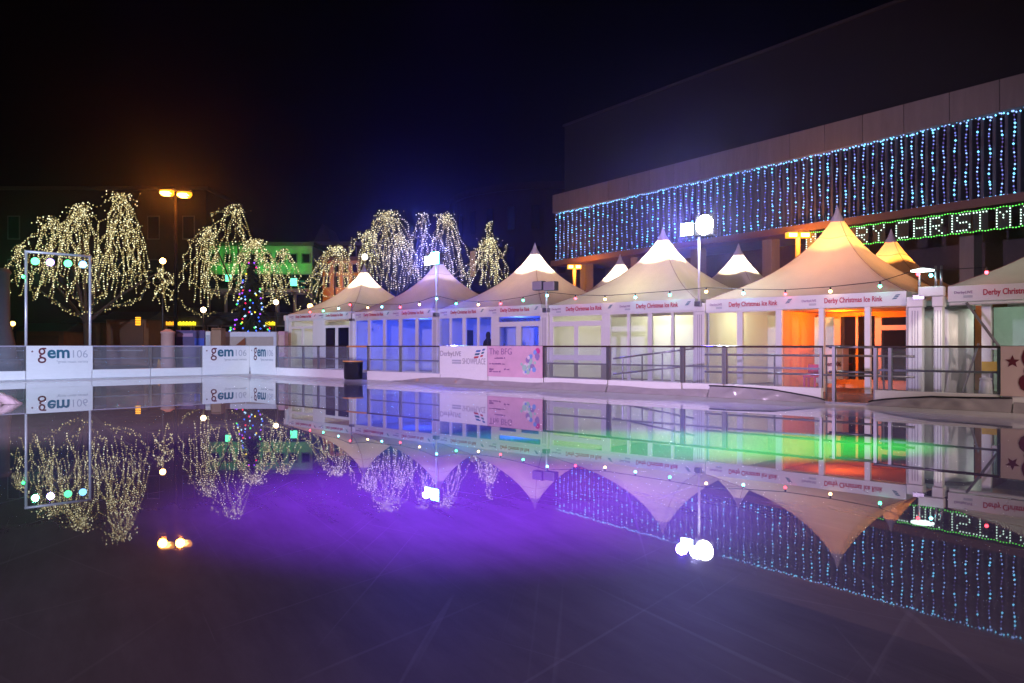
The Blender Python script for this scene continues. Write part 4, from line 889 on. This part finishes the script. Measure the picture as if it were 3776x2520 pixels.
# market sheds behind left barrier
SHED = mat('shed_timber', (.17, .08, .035), .8, var=.4, scale=3)
for k, (p0, p1, yt, Y, lab) in enumerate(((60, 235, 1222, 46, 'long low timber market shed at far left'), (245, 372, 1190, 50, 'dark timber market shed behind the frame right post'), (392, 548, 1178, 48, 'brown timber market shed left of the mast'))):
    fr = FX(Y); x0, x1 = X(p0, Y), X(p1, Y); zt = Z(yt, Y); th = thing('market_shed', ((x0+x1)/2, Y, 0), lab, 'shed', 'timber market sheds')
    MB().box(fr, x0, x1, 0, 2.4, -.05, zt).build('wall', SHED, th)
    xm = (x0+x1)/2; b = MB(); b.add([fr.P(x0-.2, -.3, zt), fr.P(x1+.2, -.3, zt), fr.P(x1+.2, 1.2, zt+.5), fr.P(x0-.2, 1.2, zt+.5), fr.P(x0-.2, 2.7, zt), fr.P(x1+.2, 2.7, zt)], [(0, 1, 2, 3), (3, 2, 5, 4), (0, 3, 4), (1, 5, 2), (0, 4, 5, 1)]); b.build('roof', DARKM, th)
    MB().box(fr, x0+.3, x1-.3, -.05, 0, .9, zt-.25).build('hatch', mat('hatch', (.1, .05, .03), .7), th)
    MB().box(fr, x0+.2, x1-.2, -.35, -.05, .82, .9).build('counter', STONE, th)
hl = thing('heater_lamp', at(509, 1187, 46), 'glowing orange slatted heater above the brown market shed', 'heater')
b = MB(); hp = at(509, 1187, 46)
for k in range(5): b.box(Frame((hp.x, hp.y), (1, 0)), -.13, .13, -.05, .05, hp.z-.2+k*.1, hp.z-.14+k*.1)
b.build('element', em('heater', (1, .4, .02), 2.5), hl); MB().box(Frame((hp.x, hp.y), (1, 0)), -.15, .15, .06, .12, hp.z-.25, hp.z+.32).build('housing', DARKM, hl)
# kiosks just behind the left barrier
PINK = mat('pink_render', (.55, .33, .30), .7)
def crate(name, p0, p1, yt, Y, label, cat, m, parts=(), dep=.6):
    fr = FX(Y); x0, x1 = X(p0, Y), X(p1, Y); zt = Z(yt, Y); th = thing(name, ((x0+x1)/2, Y, 0), label, cat)
    MB().box(fr, x0, x1, 0, dep, -.05, zt).build('body', m, th, bevel=.03)
    for (nm, a0, a1, b0, b1, mm) in parts: MB().box(fr, X(a0, Y), X(a1, Y), -.02, -.003, Z(b1, Y), Z(b0, Y)).build(nm, mm, th)
    return th, fr
pc = atz(619, 37, 0); th = thing('advert_column', pc, 'pinkish round advertising column left of the purple kiosk', 'column')
MB().lathe(pc, [(.34, -.05), (.33, .4), (.30, .5), (.30, 1.70), (.34, 1.74), (.30, 1.82)], 24).build('shaft', PINK, th, smooth=True); MB().lathe(pc+Vector((0, 0, 1.82)), [(.26, 0), (.1, .1)], 20).build('cap', PINK, th)
crate('kiosk', 647, 755, 1218, 38, 'dark purple kiosk with blue corner behind the left barrier', 'kiosk', mat('purple_panel', (.07, .04, .16), .5, var=.4, scale=2),
    [('sign_strip', 655, 712, 1230, 1242, mat('lilac_sign', (.4, .22, .4), .5)), ('blue_panel', 718, 753, 1248, 1275, mat('blue_panel', (.02, .06, .5), .5))])
crate('white_cabinet', 757, 776, 1222, 36.5, 'narrow white cabinet between the purple kiosk and brown crate', 'cabinet', WHITE, [('door', 759, 774, 1236, 1300, PALEG)])
crate('brown_crate', 778, 815, 1210, 36, 'tall brown crate behind the second radio banner', 'crate', mat('brown_board', (.32, .19, .12), .8), [('lid_strip', 779, 814, 1212, 1218, SHED)])
crate('white_hoarding', 817, 1020, 1224, 37, 'long white hoarding with tan boards behind the rink corner', 'hoarding', mat('hoarding_white', (.6, .58, .66), .6),
    [('tan_board', 822, 905, 1242, 1300, mat('tan_board', (.42, .34, .3), .7)), ('tan_board', 908, 1008, 1242, 1300, mat('tan_board', (.42, .34, .3), .7))])
MB().add([at(870, 1273, 36.9), at(905, 1273, 36.9), at(903, 1246, 36.9), at(870, 1273, 36.95), at(905, 1273, 36.95), at(903, 1246, 36.95)], [(0, 1, 2), (5, 4, 3), (0, 3, 4, 1), (1, 4, 5, 2), (2, 5, 3, 0)]).build('brown_flap', mat('rust_flap', (.22, .06, .02), .8), bpy.data.objects['white_hoarding'])
crate('pink_cabinet', 1026, 1050, 1222, 36.5, 'small pink cabinet by the left end of the marquees', 'cabinet', mat('dusky_pink', (.5, .25, .32), .6), [('door', 1029, 1047, 1236, 1300, PINK)])
bc = atz(586, 34, .0); th = thing('traffic_cone', bc, 'small yellow cone showing through the barrier below the pink column', 'cone'); MB().lathe(bc, [(.2, -.05), (.2, 0), (.13, .02), (.03, .55), (.01, .56)], 14).build('body', mat('cone_yellow', (.75, .45, .05), .5), th, smooth=True)
# stone pillar at far left edge
sp = atz(2, 34, -.05); th = thing('stone_pillar', sp, 'grey stone pillar cut by the left edge of the photograph', 'pillar')
MB().lathe(sp, [(.75, 0), (.75, .5), (.62, .8), (.55, 1.3), (.42, 1.9), (.36, 2.2), (.34, 4.2), (.42, 4.3), (.3, 4.5)], 16).build('shaft', mat('weathered_stone', (.10, .10, .12), .8, bump=.2), th, smooth=True)

# ---------------------------------------------------------------- thin haze added for halos round the lamps
hz = MB(); hz.hexa([(-75, -14, -1.2), (75, -14, -1.2), (75, 115, -1.2), (-75, 115, -1.2), (-75, -14, 25), (75, -14, 25), (75, 115, 25), (-75, 115, 25)])
hm = bpy.data.materials.new('halo_haze'); hm.use_nodes = True; nt = hm.node_tree; nt.nodes.clear()
pv = nd(nt, 'ShaderNodeVolumePrincipled', Density=.0006); pv.inputs['Color'].default_value = (.9, .92, 1, 1); pv.inputs['Anisotropy'].default_value = .9
o_ = nd(nt, 'ShaderNodeOutputMaterial'); nt.links.new(pv.outputs[0], o_.inputs['Volume'])
tag(hz.build('haze', hm), kind='stuff')
